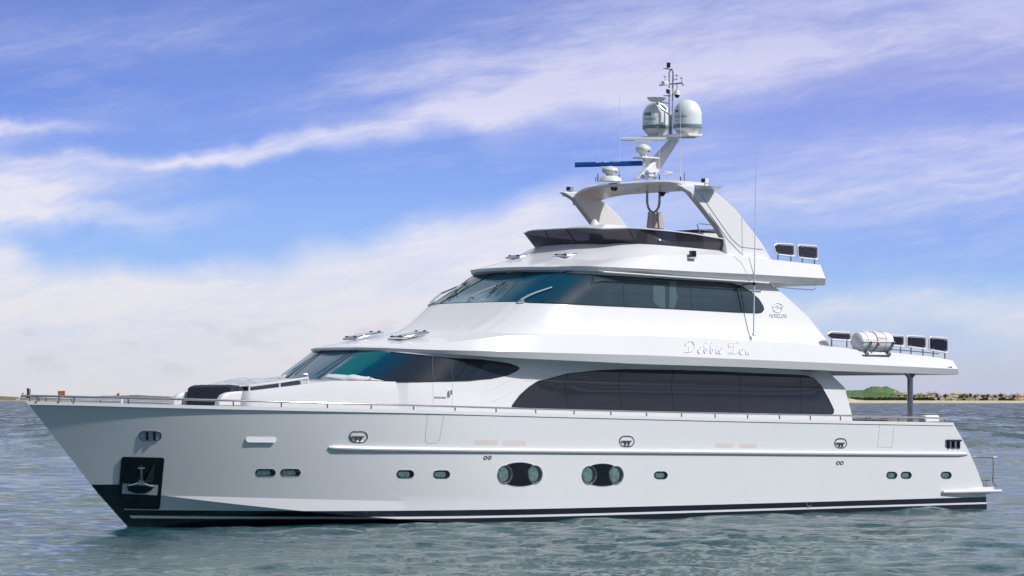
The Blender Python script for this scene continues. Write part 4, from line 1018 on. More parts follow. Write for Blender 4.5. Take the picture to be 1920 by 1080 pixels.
# shallow dish aerial on its bent stalk
P = PP(1231, 184.5, -.2); g = G(); g.lathe([(.27, .03), (.28, .02), (.20, -.07), (.10, -.10), (.08, -.10)], P, 28); g.obj('gps_dish', mat('dish_pale', (.70, .74, .73), .4), mast, smooth=40)
g = G(); g.tube([PP(1231, 190, -.2), PP(1234, 196, -.15), PP(1240, 203, -.1), PP(1250, 211), PP(1256, 217)], .022, 7); g.tube([PP(1234, 190.5, -.2), PP(1256, 194.5)], .015, 6); g.obj('dish_stalk', STEELD, mast)
# horn trumpets
g = G()
for (px, py, b) in ((1214.5, 324.5, .3), (1207.5, 332.5, .3), (1216, 331.5, .25)):
    P = pt(px, py, b); g.lathe([(.085, -.05), (.09, -.04), (.05, .0), (.02, .06), (.015, .32)], tuple(P), 16, axis='X')
g.each('horn', mat('chrome_blue', (.55, .60, .68), .12, 1.0), arch)
g = G(); g.tube([PP(1216, 326, .3), PP(1232, 326, .3)], .012, 5); g.tube([PP(1228, 326, .3), PP(1228, 338, .3)], .015, 5); g.tube([PP(1216, 334, .25), PP(1236, 333.5, .25)], .012, 5); g.obj('horn_bracket', STEELD, arch)
P = PP(1229, 325, .3); g = G(); g.lathe([(0, .05), (.05, .03), (.055, -.03), (.03, -.05)], P, 12); g.obj('small_lamp', GREYP, arch)
# mushroom aerial
P = PP(1251, 325, .4); g = G(); g.lathe([(.0, .055), (.08, .05), (.17, .02), (.17, .0), (.08, -.03), (.03, -.05), (.012, -.06), (.012, -.28)], P, 22); g.obj('tv_aerial', WHITE2, arch, smooth=50)
# whip aerials
WH = mat('whip_white', (.82, .83, .85), .4)
for (px, y0, y1, b, r) in ((1121, 338, 250, -1.2, .008), (1161, 338, 180, -.8, .009), (1236.5, 338, 246, .5, .008), (1276, 342, 192, 1.2, .009)):
    g = G(); a, c = pt(px, y0, b), pt(px+(1 if px == 1161 else 0), y1, b); g.tube([a, a+(c-a)*.3, c], [r*1.3, r, r*.6], 6); o = g.obj('whip_aerial', WH, arch)
    g = G(); g.tube([a+np.array((0, 0, -.05)), a+np.array((0, 0, .16))], .02, 6); g.obj('base', STEELD, o)
for (px, y0, y1, b) in ((1117, 340, 332, -1.3), (1283, 343, 324, 1.3), (1121, 340, 325, -1.25)):
    g = G(); g.tube([pt(px, y0, b), pt(px, y1, b)], .014, 6); g.obj('stub_aerial', STEELD, arch)
# the tall whip standing on the side deck of the upper deck
a = pt(1413, 628, 3.02); m_ = pt(1414.2, 532, 2.98); c = pt(1418, 288, 2.9)
g = G(); g.tube([a, a+(m_-a)*.4, m_, m_+(c-m_)*.25, c], [.022, .020, .018, .013, .007], 8); tw = g.obj('tall_whip_aerial', GREYP, yacht)
g = G(); g.lathe([(.06, -.02), (.05, .03), (.03, .06)], tuple(a), 12); g.obj('base', STEEL, tw)
g = G(); g.tube([m_, pt(1395, 533, 2.7), pt(1389, 536, 2.6)], .016, 6); g.lathe([(.04, -.04), (.04, .04)], tuple(m_), 10); g.obj('bracket', BLACKM, tw)

# ------------------------------------------------------------------ WIND PANELS ON THE AFT RAILS
FRAMEM = mat('bright_frame', (.82, .82, .84), .35, .25)
def wind_panel(corners, b, m, cut=False, nm='wind_panel'):
    """rounded frame of tube with a smoked panel held by four clips; corners: tl, tr, br, bl"""
    P = [pt(x, y, b) for x, y in corners]; tl, tr, br, bl = P
    def bil(u, v): return tl*(1-u)*(1-v)+tr*u*(1-v)+br*u*v+bl*(1-u)*v
    W = np.linalg.norm(tr-tl); Hh = np.linalg.norm(bl-tl); r = .08; o = empty(nm, tuple(bl), parent=yacht); org = bl
    rr = lambda ins, rad: [(cx+sx*rad*math.cos(R(a)), cy+sy*rad*math.sin(R(a))) for (cx, cy, sx, sy, s0) in ((W-ins-rad, Hh-ins-rad, 1, 1, 0), (ins+rad, Hh-ins-rad, -1, 1, 1), (ins+rad, ins+rad, -1, -1, 0), (W-ins-rad, ins+rad, 1, -1, 1)) for a in (range(0, 91, 15) if s0 == 0 else range(90, -1, -15))]
    def shape(ins, rad):
        q = [(x/W, y/Hh) for x, y in rr(ins, rad)]
        if cut: q = [(x+(.20*abs(y-.5)*2*(1-x) if x < .5 else 0), y) for x, y in q]
        return [bil(*k)-org for k in q]
    g = G(); g.tube(shape(0, r), .024, 8, True); g.obj('frame', FRAMEM, o)
    ins = .035; S = shape(ins, r*.6); n = len(S); g = G(); g.add([tuple(s) for s in S]+[tuple(s+np.array((0, .012, 0))) for s in S], [tuple(range(n)), tuple(range(2*n-1, n-1, -1))]+[(i, (i+1) % n, n+(i+1) % n, n+i) for i in range(n)]); g.obj('panel', m, o, smooth=None)
    g = G()
    for u, v in ((.2, .13), (.84, .13), (.84, .87), (.2, .87)):
        q = bil(u, v)-org; g.box((q[0], q[1]-.012, q[2]), (.045, .02, .045))
    g.each('clip', STEEL, o)
    g = G()
    for u in (.22, .84): q = bil(u, 1)-org; g.tube([q, q+np.array((0, 0, -.20))], .022, 6)
    g.each('stanchion', STEELD, o)
wind_panel([(1446, 456), (1489, 458.5), (1489, 481), (1450, 476.5)], 2.72, PLUM, True)
wind_panel([(1495, 459), (1533, 462), (1533, 487), (1496, 483)], 2.72, PLUM)
wind_panel([(1548, 621.5), (1595, 624), (1595, 639), (1549, 636)], 3.15, PLUM, True)
wind_panel([(1655, 628), (1695, 629.5), (1694.5, 650), (1657, 646)], 3.15, mat('smoked_panel_mid', (.02, .02, .03), .05))
wind_panel([(1700, 629.5), (1736, 631.5), (1736, 655), (1700, 650)], 3.15, mat('smoked_panel_deep', (.025, .022, .03), .05))
wind_panel([(1742, 631.5), (1777, 634.5), (1777, 662), (1742, 656)], 3.15, BLACK)
# three more along the starboard side, seen edge on between the others
g = G(); P = [pt(x, y, -2.9) for x, y in ((1670, 655), (1720, 659), (1760, 663))]; g.tube([(p[0], p[1], p[2]) for p in P], .02, 6); g.obj('far_rail', STEEL, yacht)
g = G()
for sg, b in ((1, 2.62), (-1, 2.62)): pass
g = G(); zr = float(f3.z(np.array(f3.xe-1.5)))
g.box((f3.xe-1.0, 2.6, zr+.05), (2.4, .05, .55)); g.obj('starboard_wind_board', BEIGE, yacht, bevel=.02)
# small red and blue builder's plate on the boat deck stern
g = G(); P = pt(1781, 689, 3.42); g.box((P[0]-.04, P[1]-.0, P[2]), (.06, .02, .05)); g.obj('stern_plate', RED, yacht); g = G(); g.box((P[0]+.05, P[1], P[2]), (.06, .02, .05)); g.obj('stern_plate', NAVYT, yacht)

# post carrying the boat deck over the aft deck
g = G(); a = pt(1706.5, 702, 3.0); z0 = zsh(a[0])-.1; g.tube([(a[0], a[1], z0), (a[0], a[1], a[2]+.05)], .085, 18); po = g.obj('deck_post', STEELD, yacht, smooth=60)
g = G(); g.lathe([(.085, -.10), (.16, -.01), (.17, .03)], (a[0], a[1], a[2]), 18); g.obj('collar', STEELD, po)

# ------------------------------------------------------------------ BULWARK HAND RAIL
RT = [(50, 742), (180, 745), (315, 747.3), (480, 753), (640, 756.5), (800, 760.6), (900, 764), (1050, 768), (1200, 771.8), (1350, 775), (1500, 777.5), (1600, 779.7), (1785, 785)]
rail = Curve(3.42, 12.0, kind='q', q=2.3, xn=-.16, end=1785, pts=RT, tail=(22, .0035), deg=5)
rp = rail.at(np.linspace(0, 1, 120)); rp[:, 1] = np.minimum(rp[:, 1]+.06, 0)
full = np.concatenate([rp[::-1], (rp*np.array((1, -1, 1)))[1:]])
g = G(); g.tube(full, .028, 8); br = g.obj('bulwark_rail', STEEL, yacht, smooth=60)
g = G()
for px in (72, 113, 141.5, 243, 345, 440, 530, 616.5, 698.6, 778, 856, 932.8, 1007, 1079, 1148, 1215, 1280.6, 1343.6, 1404.5, 1464, 1522, 1578.6, 1634, 1687, 1734, 1775):
    P = first_hit(px, rail.plan)[0]; b_ = float(rail.plan(np.array(P)))-.06; z1 = float(rail.z(np.array(P))); z0 = float(zsh(P))+.01
    for s in (-1, 1): g.tube([(P, s*b_, z0), (P, s*b_, z1)], .020, 6)
g.each('stanchion', STEELD, br)
P = pt(52.5, 737, 0); g = G(); g.tube([(P[0], 0, P[2]-.12), (P[0], 0, P[2]+.12)], .03, 8); jk = g.obj('jackstaff_socket', BLACKM, yacht); g = G(); g.tube([(P[0]+.06, 0, P[2]-.12), (P[0]+.06, 0, P[2]+.10)], .018, 6); g.obj('pin', STEEL, jk)
g = G(); g.box(tuple(pt(228, 753, .2)), (.05, .05, .18)); g.obj('deck_light', WHITE2, yacht)
for (px, b) in ((1742, 2.9),):
    P = pt(px, 780, b); g = G(); g.box((P[0], P[1], P[2]-.15), (.6, .3, .35)); g.obj('stern_locker', WHITE2, yacht, bevel=.05)
# aft deck seating glimpsed over the bulwark
g = G(); P = pt(1650, 789, -1.0); g.box((P[0], P[1], P[2]-.35), (2.4, 3.0, .8)); g.obj('aft_sofa', BROWN, yacht, bevel=.08)

# ------------------------------------------------------------------ BATHING PLATFORM AND QUARTER
zpl = pt(1833, 914, 3.1)[2]; xq0 = pt(1790, 915, 3.1)[0]; xq1 = pt(1876, 917, 3.1)[0]
g = G(); v = []
for z_, e in ((zpl, 0), (zpl-.16, 0), (zpl-.20, -.25)):
    v += [(xq0, -3.12, z_), (xq1-.35+e, -3.12, z_), (xq1-.1+e, -2.95, z_), (xq1+e, -2.6, z_), (xq1+.1+e, 0, z_), (xq1+e, 2.6, z_), (xq1-.1+e, 2.95, z_), (xq1-.35+e, 3.12, z_), (xq0, 3.12, z_)]
f = [tuple(range(9)), tuple(range(26, 17, -1))]+[(r_*9+i, r_*9+(i+1) % 9, r_*9+9+(i+1) % 9, r_*9+9+i) for r_ in (0, 1) for i in range(9)]
bp = obj('bathing_platform', v, f, WHITE, yacht, smooth=None, bevel=.03)
g = G(); g.box(((xq0+xq1)/2+.2, 0, zpl+.012), (xq1-xq0-.8, 5.7, .02)); g.obj('teak_planking', TEAK, bp)
g = G(); P = [pt(1768, 922.5, 3.22), pt(1800, 922, 3.22), pt(1877, 920.5, 3.20)]; g.tube([tuple(p) for p in P], [.045, .05, .045], 8); g.obj('platform_rub_rail', WHITE2, yacht)
g = G(); q = lambda x, y: tuple(pt(x, y, 2.6)); g.tube([q(1824, 900), q(1824, 858), q(1826, 856), q(1860, 857.5), q(1862, 860), q(1861.5, 903), q(1863, 907), q(1867, 909), q(1867, 913)], .022, 8); g.obj('boarding_rail', STEELD, yacht)
g = G(); g.tube([q(1862, 857), q(1869, 857.5)], .022, 8); g.obj('rail_knob', WHITE2, yacht)
g = G(); g.tube([q(1838, 899.5), q(1856, 899.8)], .022, 8); g.tube([q(1844, 900), q(1844, 911)], .018, 6); g.tube([q(1849, 900), q(1849, 911)], .018, 6); g.obj('mooring_cleat', STEELD, yacht)
# quarter fairlead opening
fq = patch('quarter_fairlead', HB, [(1776, 826), (1800, 826), (1800, 842), (1776, 841), (1772, 838), (1771.5, 833), (1773, 828)], STEEL, yacht, off=.006, step=4)
for k, s in ((0, 1), (1, -1)):
    g = G(); q = lambda x, y: (lambda r: (r[0], r[1]*s-.03*s, r[2]))(cast(HB, x, y, 12)[0])
    for px in (1778, 1787, 1797): g.tube([q(px, 827), q(px, 840)], .035, 8)
    g.tube([q(1773, 826), q(1801, 826)], .03, 6); g.each('bar', BLACKM, fq[k])

# ------------------------------------------------------------------ FOREDECK SUNPAD RAILS
g = G(); P = [cast(CB, x, y) for x, y in ((467, 731), (490, 727.5), (530, 720.5), (560, 715), (577, 711.5))]
P = [tuple(h+np.array((0, -.0, .09))) for h, n_ in P if h is not None]
def q(px, py, din=.10):
    x_, t_ = first_hit(px, c_top.plan); b_ = float(c_top.plan(np.array(x_)))-din; return tuple(pt(px, py, b_))
g.tube([q(467, 724), q(472, 723.5), q(530, 716), q(578, 708.5)], .030, 8); sr = g.obj('sunpad_rail', WHITE2, yacht)
g = G()
for px, y0, y1 in ((467, 724, 735), (524, 717, 726), (577, 708, 720)): g.tube([q(px, y0), q(px, y1)], .026, 6)
g.each('stanchion', WHITE2, sr)
g = G(); g.tube([q(577, 717, .15), q(577.5, 703), q(575, 701), q(566, 702)], .016, 6); g.obj('corner_rail', STEEL, yacht)
# forward seat moulding on the foredeck
a = pt(334, 752, -.3); b_ = pt(362, 735, -.3)
g = G(); z0 = a[2]-.25
prof = [(331, 757), (334, 745), (344, 739), (362, 735), (362, 757)]
prism(g, [(377, 757), (377, 749), (410, 750), (410, 757)], -.85, .85); g.obj('foredeck_seat', NAVY, yacht, bevel=.04)

# ------------------------------------------------------------------ NAME AND BUILDER'S MARK IN RAISED LETTERS
# each letter is a set of pen strokes: (x, y, half width) in a box 0..1 wide per letter, y down
def strokes(letter):
    S = {
     'D': [[(.30, .12, .02), (.12, .22, .03), (.10, .42, .03), (.24, .40, .02)], [(.22, .10, .02), (.55, .04, .035), (.85, .22, .05), (.92, .55, .055), (.70, .88, .045), (.35, .96, .03), (.05, .98, .03)], [(.55, .08, .02), (.46, .5, .05), (.38, .95, .03)]],
     'e': [[(.15, .72, .02), (.60, .62, .02), (.66, .48, .03), (.45, .44, .04), (.20, .62, .06), (.20, .88, .05), (.50, .98, .035), (.80, .84, .02)]],
     'b': [[(.15, .70, .02), (.50, .30, .03), (.62, .06, .035), (.46, .04, .03), (.34, .38, .06), (.30, .86, .06), (.50, .98, .04), (.72, .80, .04), (.70, .58, .03), (.50, .60, .02)]],
     'i': [[(.20, .62, .02), (.44, .48, .05), (.36, .88, .06), (.60, .96, .03), (.80, .84, .02)], [(.50, .26, .05), (.56, .30, .05)]],
     'L': [[(.28, .10, .02), (.06, .16, .03), (.10, .40, .03), (.36, .38, .02)], [(.88, .14, .02), (.80, .02, .03), (.62, .10, .04), (.54, .45, .055), (.44, .82, .05), (.24, .98, .03), (.05, .94, .03), (.16, .84, .02), (.55, .97, .04), (.98, .84, .03)]],
     'o': [[(.50, .46, .035), (.20, .58, .06), (.20, .86, .05), (.45, .98, .035), (.72, .84, .06), (.72, .58, .04), (.50, .46, .03), (.80, .60, .02)]],
     'u': [[(.12, .56, .02), (.34, .46, .05), (.26, .84, .06), (.46, .98, .03), (.70, .80, .03)], [(.78, .46, .04), (.68, .84, .06), (.84, .98, .03), (.98, .88, .02)]],
    }
    return S[letter]
SURF_U = bvh_of(o_ud)
def smooth_poly(P, n=4):
    P = np.array(P, float); o = []
    for i in range(len(P)-1):
        p0, p1, p2, p3 = P[max(i-1, 0)], P[i], P[i+1], P[min(i+2, len(P)-1)]
        for k in range(n):
            t = k/n; o.append(.5*((2*p1)+(-p0+p2)*t+(2*p0-5*p1+4*p2-p3)*t*t+(-p0+3*p1-3*p2+p3)*t**3))
    o.append(P[-1]); return o
GLY = [('D', 1283, 1303, 639, 661), ('e', 1306.5, 1316, 641, 663), ('b', 1317, 1327.5, 641.5, 663), ('b', 1328.5, 1339, 642, 663.5), ('i', 1340, 1347.5, 643, 664), ('e', 1346, 1355.5, 643, 664.5), ('L', 1364, 1386, 641, 664), ('o', 1385, 1395, 644, 665.5), ('u', 1395.5, 1405.5, 645, 666)]
LETM = mat('raised_letter', (.82, .82, .83), .18, coat=.5)
for ch, x0, x1, y0, y1 in GLY:
    g = G()
    for st in strokes(ch):
        P = []; rr = []
        for (a, b, w) in smooth_poly([(a, b, w) for a, b, w in st]):
            h, n_ = cast(SURF_U, x0+a*(x1-x0), y0+b*(y1-y0))
            if h is not None: P.append(h+n_*.003); rr.append(max(w, .015)*.30+.004)
        if len(P) > 1: g.tube(P, rr, 6)
    g.obj('name_letter', LETM, yacht, smooth=60)
g = G(); cxx, cyy, rr_ = 1457.5, 577, 9.2
def wq(x, y, o=.008): h, n_ = cast(WB, x, y); return h+n_*o
for a0, a1 in ((-35, 200), (215, 300)): g.tube([wq(cxx+rr_*math.cos(R(a)), cyy-rr_*math.sin(R(a))*.95) for a in range(a0, a1, 12)], .016, 5)
g.tube([wq(cxx+rr_*math.cos(R(a)), cyy-rr_*math.sin(R(a))*.95) for a in range(205, 322, 12)], .016, 5)
g.tube([wq(x, y) for x, y in ((1450, 576), (1455, 573), (1462, 576.5), (1469, 575))], .016, 5)
g.tube([wq(x, y) for x, y in ((1452, 582), (1455, 577.5), (1462, 577), (1466, 580))], .014, 5)
g.obj('builder_emblem', LETM, yacht, smooth=60)
text_on('builder_name', 'HORIZON', WB, [(1443, 594.8), (1474.5, 596), (1474.5, 589.2), (1443, 588)], LETM, yacht, off=.006, thick=.02)

# ------------------------------------------------------------------ LOOSE THINGS ON BOARD
def world_of(p): p = np.asarray(p, float); return (OX+p[0]*cT-p[1]*sT, OY+p[0]*sT+p[1]*cT, p[2])
# life raft canister in its cradle on the boat deck bulwark
a = pt(1604, 640, 3.22); b2 = pt(1667, 643, 3.22); L = b2[0]-a[0]; rc = .27
raft = empty('life_raft', world_of(((a[0]+b2[0])/2, a[1], a[2])), TH)
tag(raft, 'white cylindrical life raft canister strapped in a cradle between two smoked rail panels', 'life raft')
g = G(); hl = L/2
g.lathe([(.02, -hl-.02), (.18, -hl), (.25, -hl+.06), (.27, -hl+.14), (.27, -.02), (.275, -.02), (.275, .02), (.27, .02), (.27, hl-.14), (.25, hl-.06), (.18, hl), (.02, hl+.02)], (0, 0, 0), 28, axis='X')
g.obj('canister', mat('raft_shell', (.80, .81, .82), .35, vary=.03, vscale=5), raft, smooth=35)
g = G(); g.add(*(lambda: ([(-hl+.05, .285*math.cos(t_)*1.0, .02+0*t_) if 0 else (0, 0, 0) for t_ in ()], []))()) if 0 else None
g = G()
for s in (-1, 1): g.tube([(-hl+.05, s*.275, -.015), (hl-.05, s*.275, -.015)], .016, 6)
g.each('seam_flange', GREYP, raft)
for xs_ in (-.32*L, -.05*L, .22*L):
    g = G(); g.tube([(xs_, .277*math.cos(R(a_)), .277*math.sin(R(a_))) for a_ in range(-200, 20, 12)][::-1] if 0 else [(xs_, .278*math.cos(R(a_)), .278*math.sin(R(a_))) for a_ in range(0, 360, 15)], .010 if xs_ > -.1*L and xs_ < 0 else .007, 6, True); g.obj('strap', BLACKM if xs_ == -.05*L else GREYP, raft)
for xs_ in (-.26*L, .40*L):
    g = G(); g.tube([(xs_, .30*math.cos(R(a_)), .30*math.sin(R(a_))) for a_ in range(180, 361, 15)], .028, 8); g.box((xs_, 0, -.36), (.07, .35, .10)); g.obj('cradle', STEELD, raft)
g = G(); g.box((0, 0, -.40), (L*.8, .30, .05)); g.obj('cradle_rail', STEELD, raft)
g = G(); g.box((-.03*L, -.30, -.08), (.05, .04, .10)); g.obj('release_unit', RED, raft)
rb = shifted_bvh(raft.children[0], ((a[0]+b2[0])/2, a[1], a[2]))
text_on('lettering', 'LIFERAFT', rb, [(1645, 635.5), (1664, 637), (1664, 633.5), (1645, 632)], RED, raft, origin=((a[0]+b2[0])/2, a[1], a[2]))
# second canister behind it
a2 = pt(1628, 629, -2.9); r2_ = empty('life_raft', world_of((a2[0], a2[1], a2[2])), TH)
tag(r2_, 'pinkish white life raft canister half hidden behind the strapped one', 'life raft')
g = G(); g.lathe([(.02, -.42), (.18, -.40), (.24, -.34), (.26, -.26), (.26, .26), (.24, .34), (.18, .40), (.02, .42)], (0, 0, -.12), 24, axis='X'); g.obj('canister', mat('raft_shell_warm', (.74, .66, .62), .4), r2_, smooth=35)
g = G(); g.box((0, 0, -.42), (.7, .4, .08)); g.obj('cradle', STEELD, r2_)
# navy bolster on the sunpad
cu = empty('seat_cushion', world_of(pt(400, 741, .1)), TH); o0 = pt(400, 741, .1)
tag(cu, 'large navy blue backrest cushion standing at the front end of the foredeck sunpad', 'cushion')
g = G(); v = []; f = []; n = 26
for i, y_ in enumerate(np.linspace(-.95, .95, n)):
    k = abs(i/(n-1)*2-1); q = 1-.12*k**8; w = math.sin(i*1.7)*.004
    for (x_, z_) in ((-.16, -.32), (-.17, .0), (-.13, .21), (-.02, .27), (.16, .26), (.30, .20), (.34, .0), (.34, -.32)): v.append((x_*q+w+.05*math.cos(y_*2), y_*1.0, (z_*q+w)))
m = 8
f = [(i*m+k, i*m+(k+1) % m, (i+1)*m+(k+1) % m, (i+1)*m+k) for i in range(n-1) for k in range(m)]+[tuple(range(m)), tuple((n-1)*m+k for k in range(m))]
cu_o = obj('cover', v, f, NAVY, cu, smooth=40, bevel=.02)
g = G(); g.tube([(.05-.02, -.96+.0, -.3), (.05, -.97, .0), (.1, -.97, .26)], .008, 5); g.obj('piping', mat('piping_navy', (.05, .07, .12), .6), cu)
# clear plastic cover over the sunpad
sp0 = pt(500, 720, 0); sun = empty('sunpad', world_of(sp0), TH)
tag(sun, 'dark blue sunpad under a wrinkled clear plastic cover in front of the lower windscreen', 'sunpad')
def pad_z(px, py, b): return pt(px, py, b)
A_ = pt(440, 732, .0); B_ = pt(560, 712, .0)
PLC = bpy.data.materials.new('plastic_cover'); PLC.use_nodes = True; t = NT(PLC.node_tree); b = t.n['Principled BSDF']
tc = t.new('ShaderNodeTexCoord'); sp = t.new('ShaderNodeSeparateXYZ'); t.l.new(tc.outputs['Object'], sp.inputs[0])
wv = t.noise(t.comb(t.m('MULTIPLY', sp.outputs[0], .7), t.m('MULTIPLY', sp.outputs[1], 3.0), sp.outputs[2]), 2.2, 7, .62, 1.2)
t.l.new(t.ramp(wv, [(.35, (.05, .07, .13, 1)), (.48, (.22, .27, .36, 1)), (.56, (.52, .58, .68, 1)), (.66, (.10, .15, .26, 1))]), b.inputs['Base Color'])
b.inputs['Roughness'].default_value = .18; b.inputs['Coat Weight'].default_value = 1.0; b.inputs['Coat Roughness'].default_value = .08
bn = t.new('ShaderNodeBump'); bn.inputs['Strength'].default_value = .8; bn.inputs['Distance'].default_value = .05; t.l.new(wv, bn.inputs['Height']); t.l.new(bn.outputs[0], b.inputs['Normal'])
nx, ny = 60, 50; v = []; f = []
pads = [pt(440, 722, .4), pt(480, 713, .2), pt(520, 704, 0), pt(548, 700, 0), pt(576, 700.5, .9)]
pad_x = [p[0] for p in pads]; pad_h = [p[2] for p in pads]
x0_, x1_ = xcr+.25, first_hit(574, c_top.plan)[0]
for i in range(nx):
    for j in range(ny):
        u_, w_ = i/(nx-1), j/(ny-1); x_ = x0_+(x1_-x0_)*u_; hw_ = float(c_top.plan(np.array(x_)))-.16; y_ = (-1+2*w_)*hw_; ze_ = float(c_top.z(np.array(x_)))+.11
        base_ = np.interp(x_, pad_x, pad_h)
        e_ = min(1, (1-abs(2*w_-1))*2.6)**.6*min(1, u_*14+.2)
        z_ = ze_+(max(base_, ze_+.03)-ze_)*e_+.016*math.sin(y_*5+x_*1.3)*e_+.008*math.sin(x_*9+y_*3)+.010*math.sin(x_*3.1-y_*7)
        v.append((x_-sp0[0], y_-sp0[1], z_-sp0[2]))
f = [(i*ny+j, i*ny+j+1, (i+1)*ny+j+1, (i+1)*ny+j) for i in range(nx-1) for j in range(ny-1)]
k = len(v)
obj('plastic_cover', v, f, PLC, sun, smooth=60)
g = G(); hw = lambda x: float(c_top.plan(np.array(x)))-.12; mv = []; mf = []
mx_s = np.linspace(x0_+.03, x1_-.05, 14)
for x_ in mx_s:
    zt_ = float(c_top.z(np.array(x_)))+.20; mv += [(x_-sp0[0], s*hw(x_)-sp0[1], z-sp0[2]) for s, z in ((-1, zt_-.42), (-1, zt_-.10), (1, zt_-.10), (1, zt_-.42))]
for i in range(13): mf += [(i*4+k, i*4+(k+1) % 4, i*4+4+(k+1) % 4, i*4+4+k) for k in range(4)]
mf += [(0, 1, 2, 3), (52, 53, 54, 55)]; g.add(mv, mf); g.obj('mattress', NAVY, sun, bevel=.04)

# ------------------------------------------------------------------ WATER
def water():
    d1 = 1/np.linspace(1/60.0, 1/190.0, 540)
    d2 = 1/np.linspace(1/190.0, 1/1700.0, 150)[1:]; d3 = np.geomspace(1700, 60000, 30)[1:]
    d = np.concatenate([[5, 25, 50], d1, d2, d3]); ta = np.concatenate([np.linspace(-1.6, -.21, 24)[:-1], np.linspace(-.21, -.150, 30)[:-1], np.linspace(-.150, .150, 900), np.linspace(.150, .21, 30)[1:], np.linspace(.21, 1.6, 24)[1:]])
    D, T = np.meshgrid(d, ta, indexing='ij'); X = D*T; Y = D; Z = np.zeros_like(X)
    sp = np.gradient(d)[:, None]*np.ones_like(X)
    wind = R(255)
    for i in range(90):
        lam = .35*(5.5/.35)**rng.rand(); a = wind+rng.randn()*.6; k = 2*math.pi/lam
        amp = .0105*lam**.95*(.6+.8*rng.rand())*(.55 if lam > 4 else 1)
        fade = np.clip(np.maximum((lam/np.maximum(sp, 1e-3)-2.5)/3, (D-150)/100), 0, 1)
        ph = k*(X*math.cos(a)+Y*math.sin(a))+rng.rand()*6.28
        s = np.sin(ph+.35*np.sin(ph)); Z += amp*fade*s
    patchy = .75+.35*np.sin(X*.11+1+.5*np.sin(Y*.07))*np.sin(Y*.09+.4)
    Z *= patchy*(.42+.5*np.clip((D-90)/150, 0, 1))
    Z += .03*np.exp(-((X+9.5)/7)**2-((Y-93)/10)**2)                   # a low swell lifting under the bow
    Z += .05*np.exp(-((X-11.5)/2.6)**2-((Y-106.5)/2.2)**2)*np.sin(X*2.1+Y)   # wash off the quarter
    for i in range(34):                                               # laps and little humps of wash along the near side of the hull
        xb = 4+rng.rand()*27 if i > 5 else (27.0, 29.3, 24.2, 30.6, 20.0, 13.0)[i]; off = 3.2+rng.rand()*.5; w_ = .35+.5*rng.rand(); a_ = (.012+.022*rng.rand()) if i > 5 else (.06, .03, .03, .035, .03, .03)[i]
        wx = OX+xb*cT+off*sT; wy = OY+xb*sT-off*cT; u_ = (X-wx)*cT+(Y-wy)*sT; v_ = -(X-wx)*sT+(Y-wy)*cT; Z += a_*np.exp(-(u_/(w_*1.6))**2-(v_/(w_*.7))**2)
    Z *= np.clip((2600-D)/2000, 0, 1)
    n, m = X.shape; v = np.stack([X, Y, Z], -1).reshape(-1, 3)
    i = np.arange(n-1)[:, None]*m+np.arange(m-1)[None, :]; q = np.stack([i, i+1, i+m+1, i+m], -1).reshape(-1, 4)
    me = bpy.data.meshes.new('sea'); me.vertices.add(len(v)); me.vertices.foreach_set('co', v.ravel().astype(np.float32))
    me.loops.add(q.size); me.loops.foreach_set('vertex_index', q.ravel().astype(np.int32))
    me.polygons.add(len(q)); me.polygons.foreach_set('loop_start', (np.arange(len(q))*4).astype(np.int32)); me.polygons.foreach_set('loop_total', np.full(len(q), 4, np.int32))
    me.update(); me.validate(); me.shade_smooth()
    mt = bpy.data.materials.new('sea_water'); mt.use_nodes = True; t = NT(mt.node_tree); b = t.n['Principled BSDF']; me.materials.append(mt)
    tc = t.new('ShaderNodeTexCoord'); sp_ = t.new('ShaderNodeSeparateXYZ'); t.l.new(tc.outputs['Object'], sp_.inputs[0]); Xs, Ys = sp_.outputs[0], sp_.outputs[1]
    big = t.noise(tc.outputs['Object'], .035, 4, .5)
    col = t.mix(t.smooth(big, .35, .65), (.010, .060, .074, 1), (.022, .090, .106, 1))
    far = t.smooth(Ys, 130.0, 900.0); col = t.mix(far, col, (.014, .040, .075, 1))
    fo = t.noise(tc.outputs['Object'], 2.6, 7, .68, .4); fo2 = t.noise(tc.outputs['Object'], .12, 3, .5)
    foam = t.m('MULTIPLY', t.smooth(fo, .71, .76), t.smooth(fo2, .55, .68))
    hv = t.m('ADD', t.m('MULTIPLY', t.m('SUBTRACT', Xs, float(OX)), float(-sT)), t.m('MULTIPLY', t.m('SUBTRACT', Ys, float(OY)), float(cT))); hu = t.m('ADD', t.m('MULTIPLY', t.m('SUBTRACT', Xs, float(OX)), float(cT)), t.m('MULTIPLY', t.m('SUBTRACT', Ys, float(OY)), float(sT)))
    near = t.m('MULTIPLY', t.smooth(hv, -4.6, -3.3), t.m('MULTIPLY', t.smooth(hu, 12.0, 22.0), t.m('SUBTRACT', 1.0, t.smooth(hu, 33.0, 35.0))))
    lap = t.m('MULTIPLY', t.smooth(t.noise(t.comb(t.m('MULTIPLY', hu, 1.4), t.m('MULTIPLY', hv, 3.0)), 1.6, 7, .72, .6), .60, .68), near)
    foam = t.m('MAXIMUM', foam, lap)
    col = t.mix(t.m('MULTIPLY', foam, .7), col, (.55, .62, .64, 1))
    t.l.new(col, b.inputs['Base Color']); gust = t.noise(t.comb(t.m('MULTIPLY', Xs, .16), t.m('MULTIPLY', Ys, .020)), 1.0, 7, .72); t.l.new(t.m('MULTIPLY_ADD', t.smooth(Ys, 90.0, 400.0), t.m('MULTIPLY', t.smooth(gust, .35, .65), .5), .06), b.inputs['Roughness']); t.l.new(t.m('MULTIPLY_ADD', t.smooth(Ys, 130.0, 420.0), -.30, .5), b.inputs['Specular IOR Level']); b.inputs['IOR'].default_value = 1.33
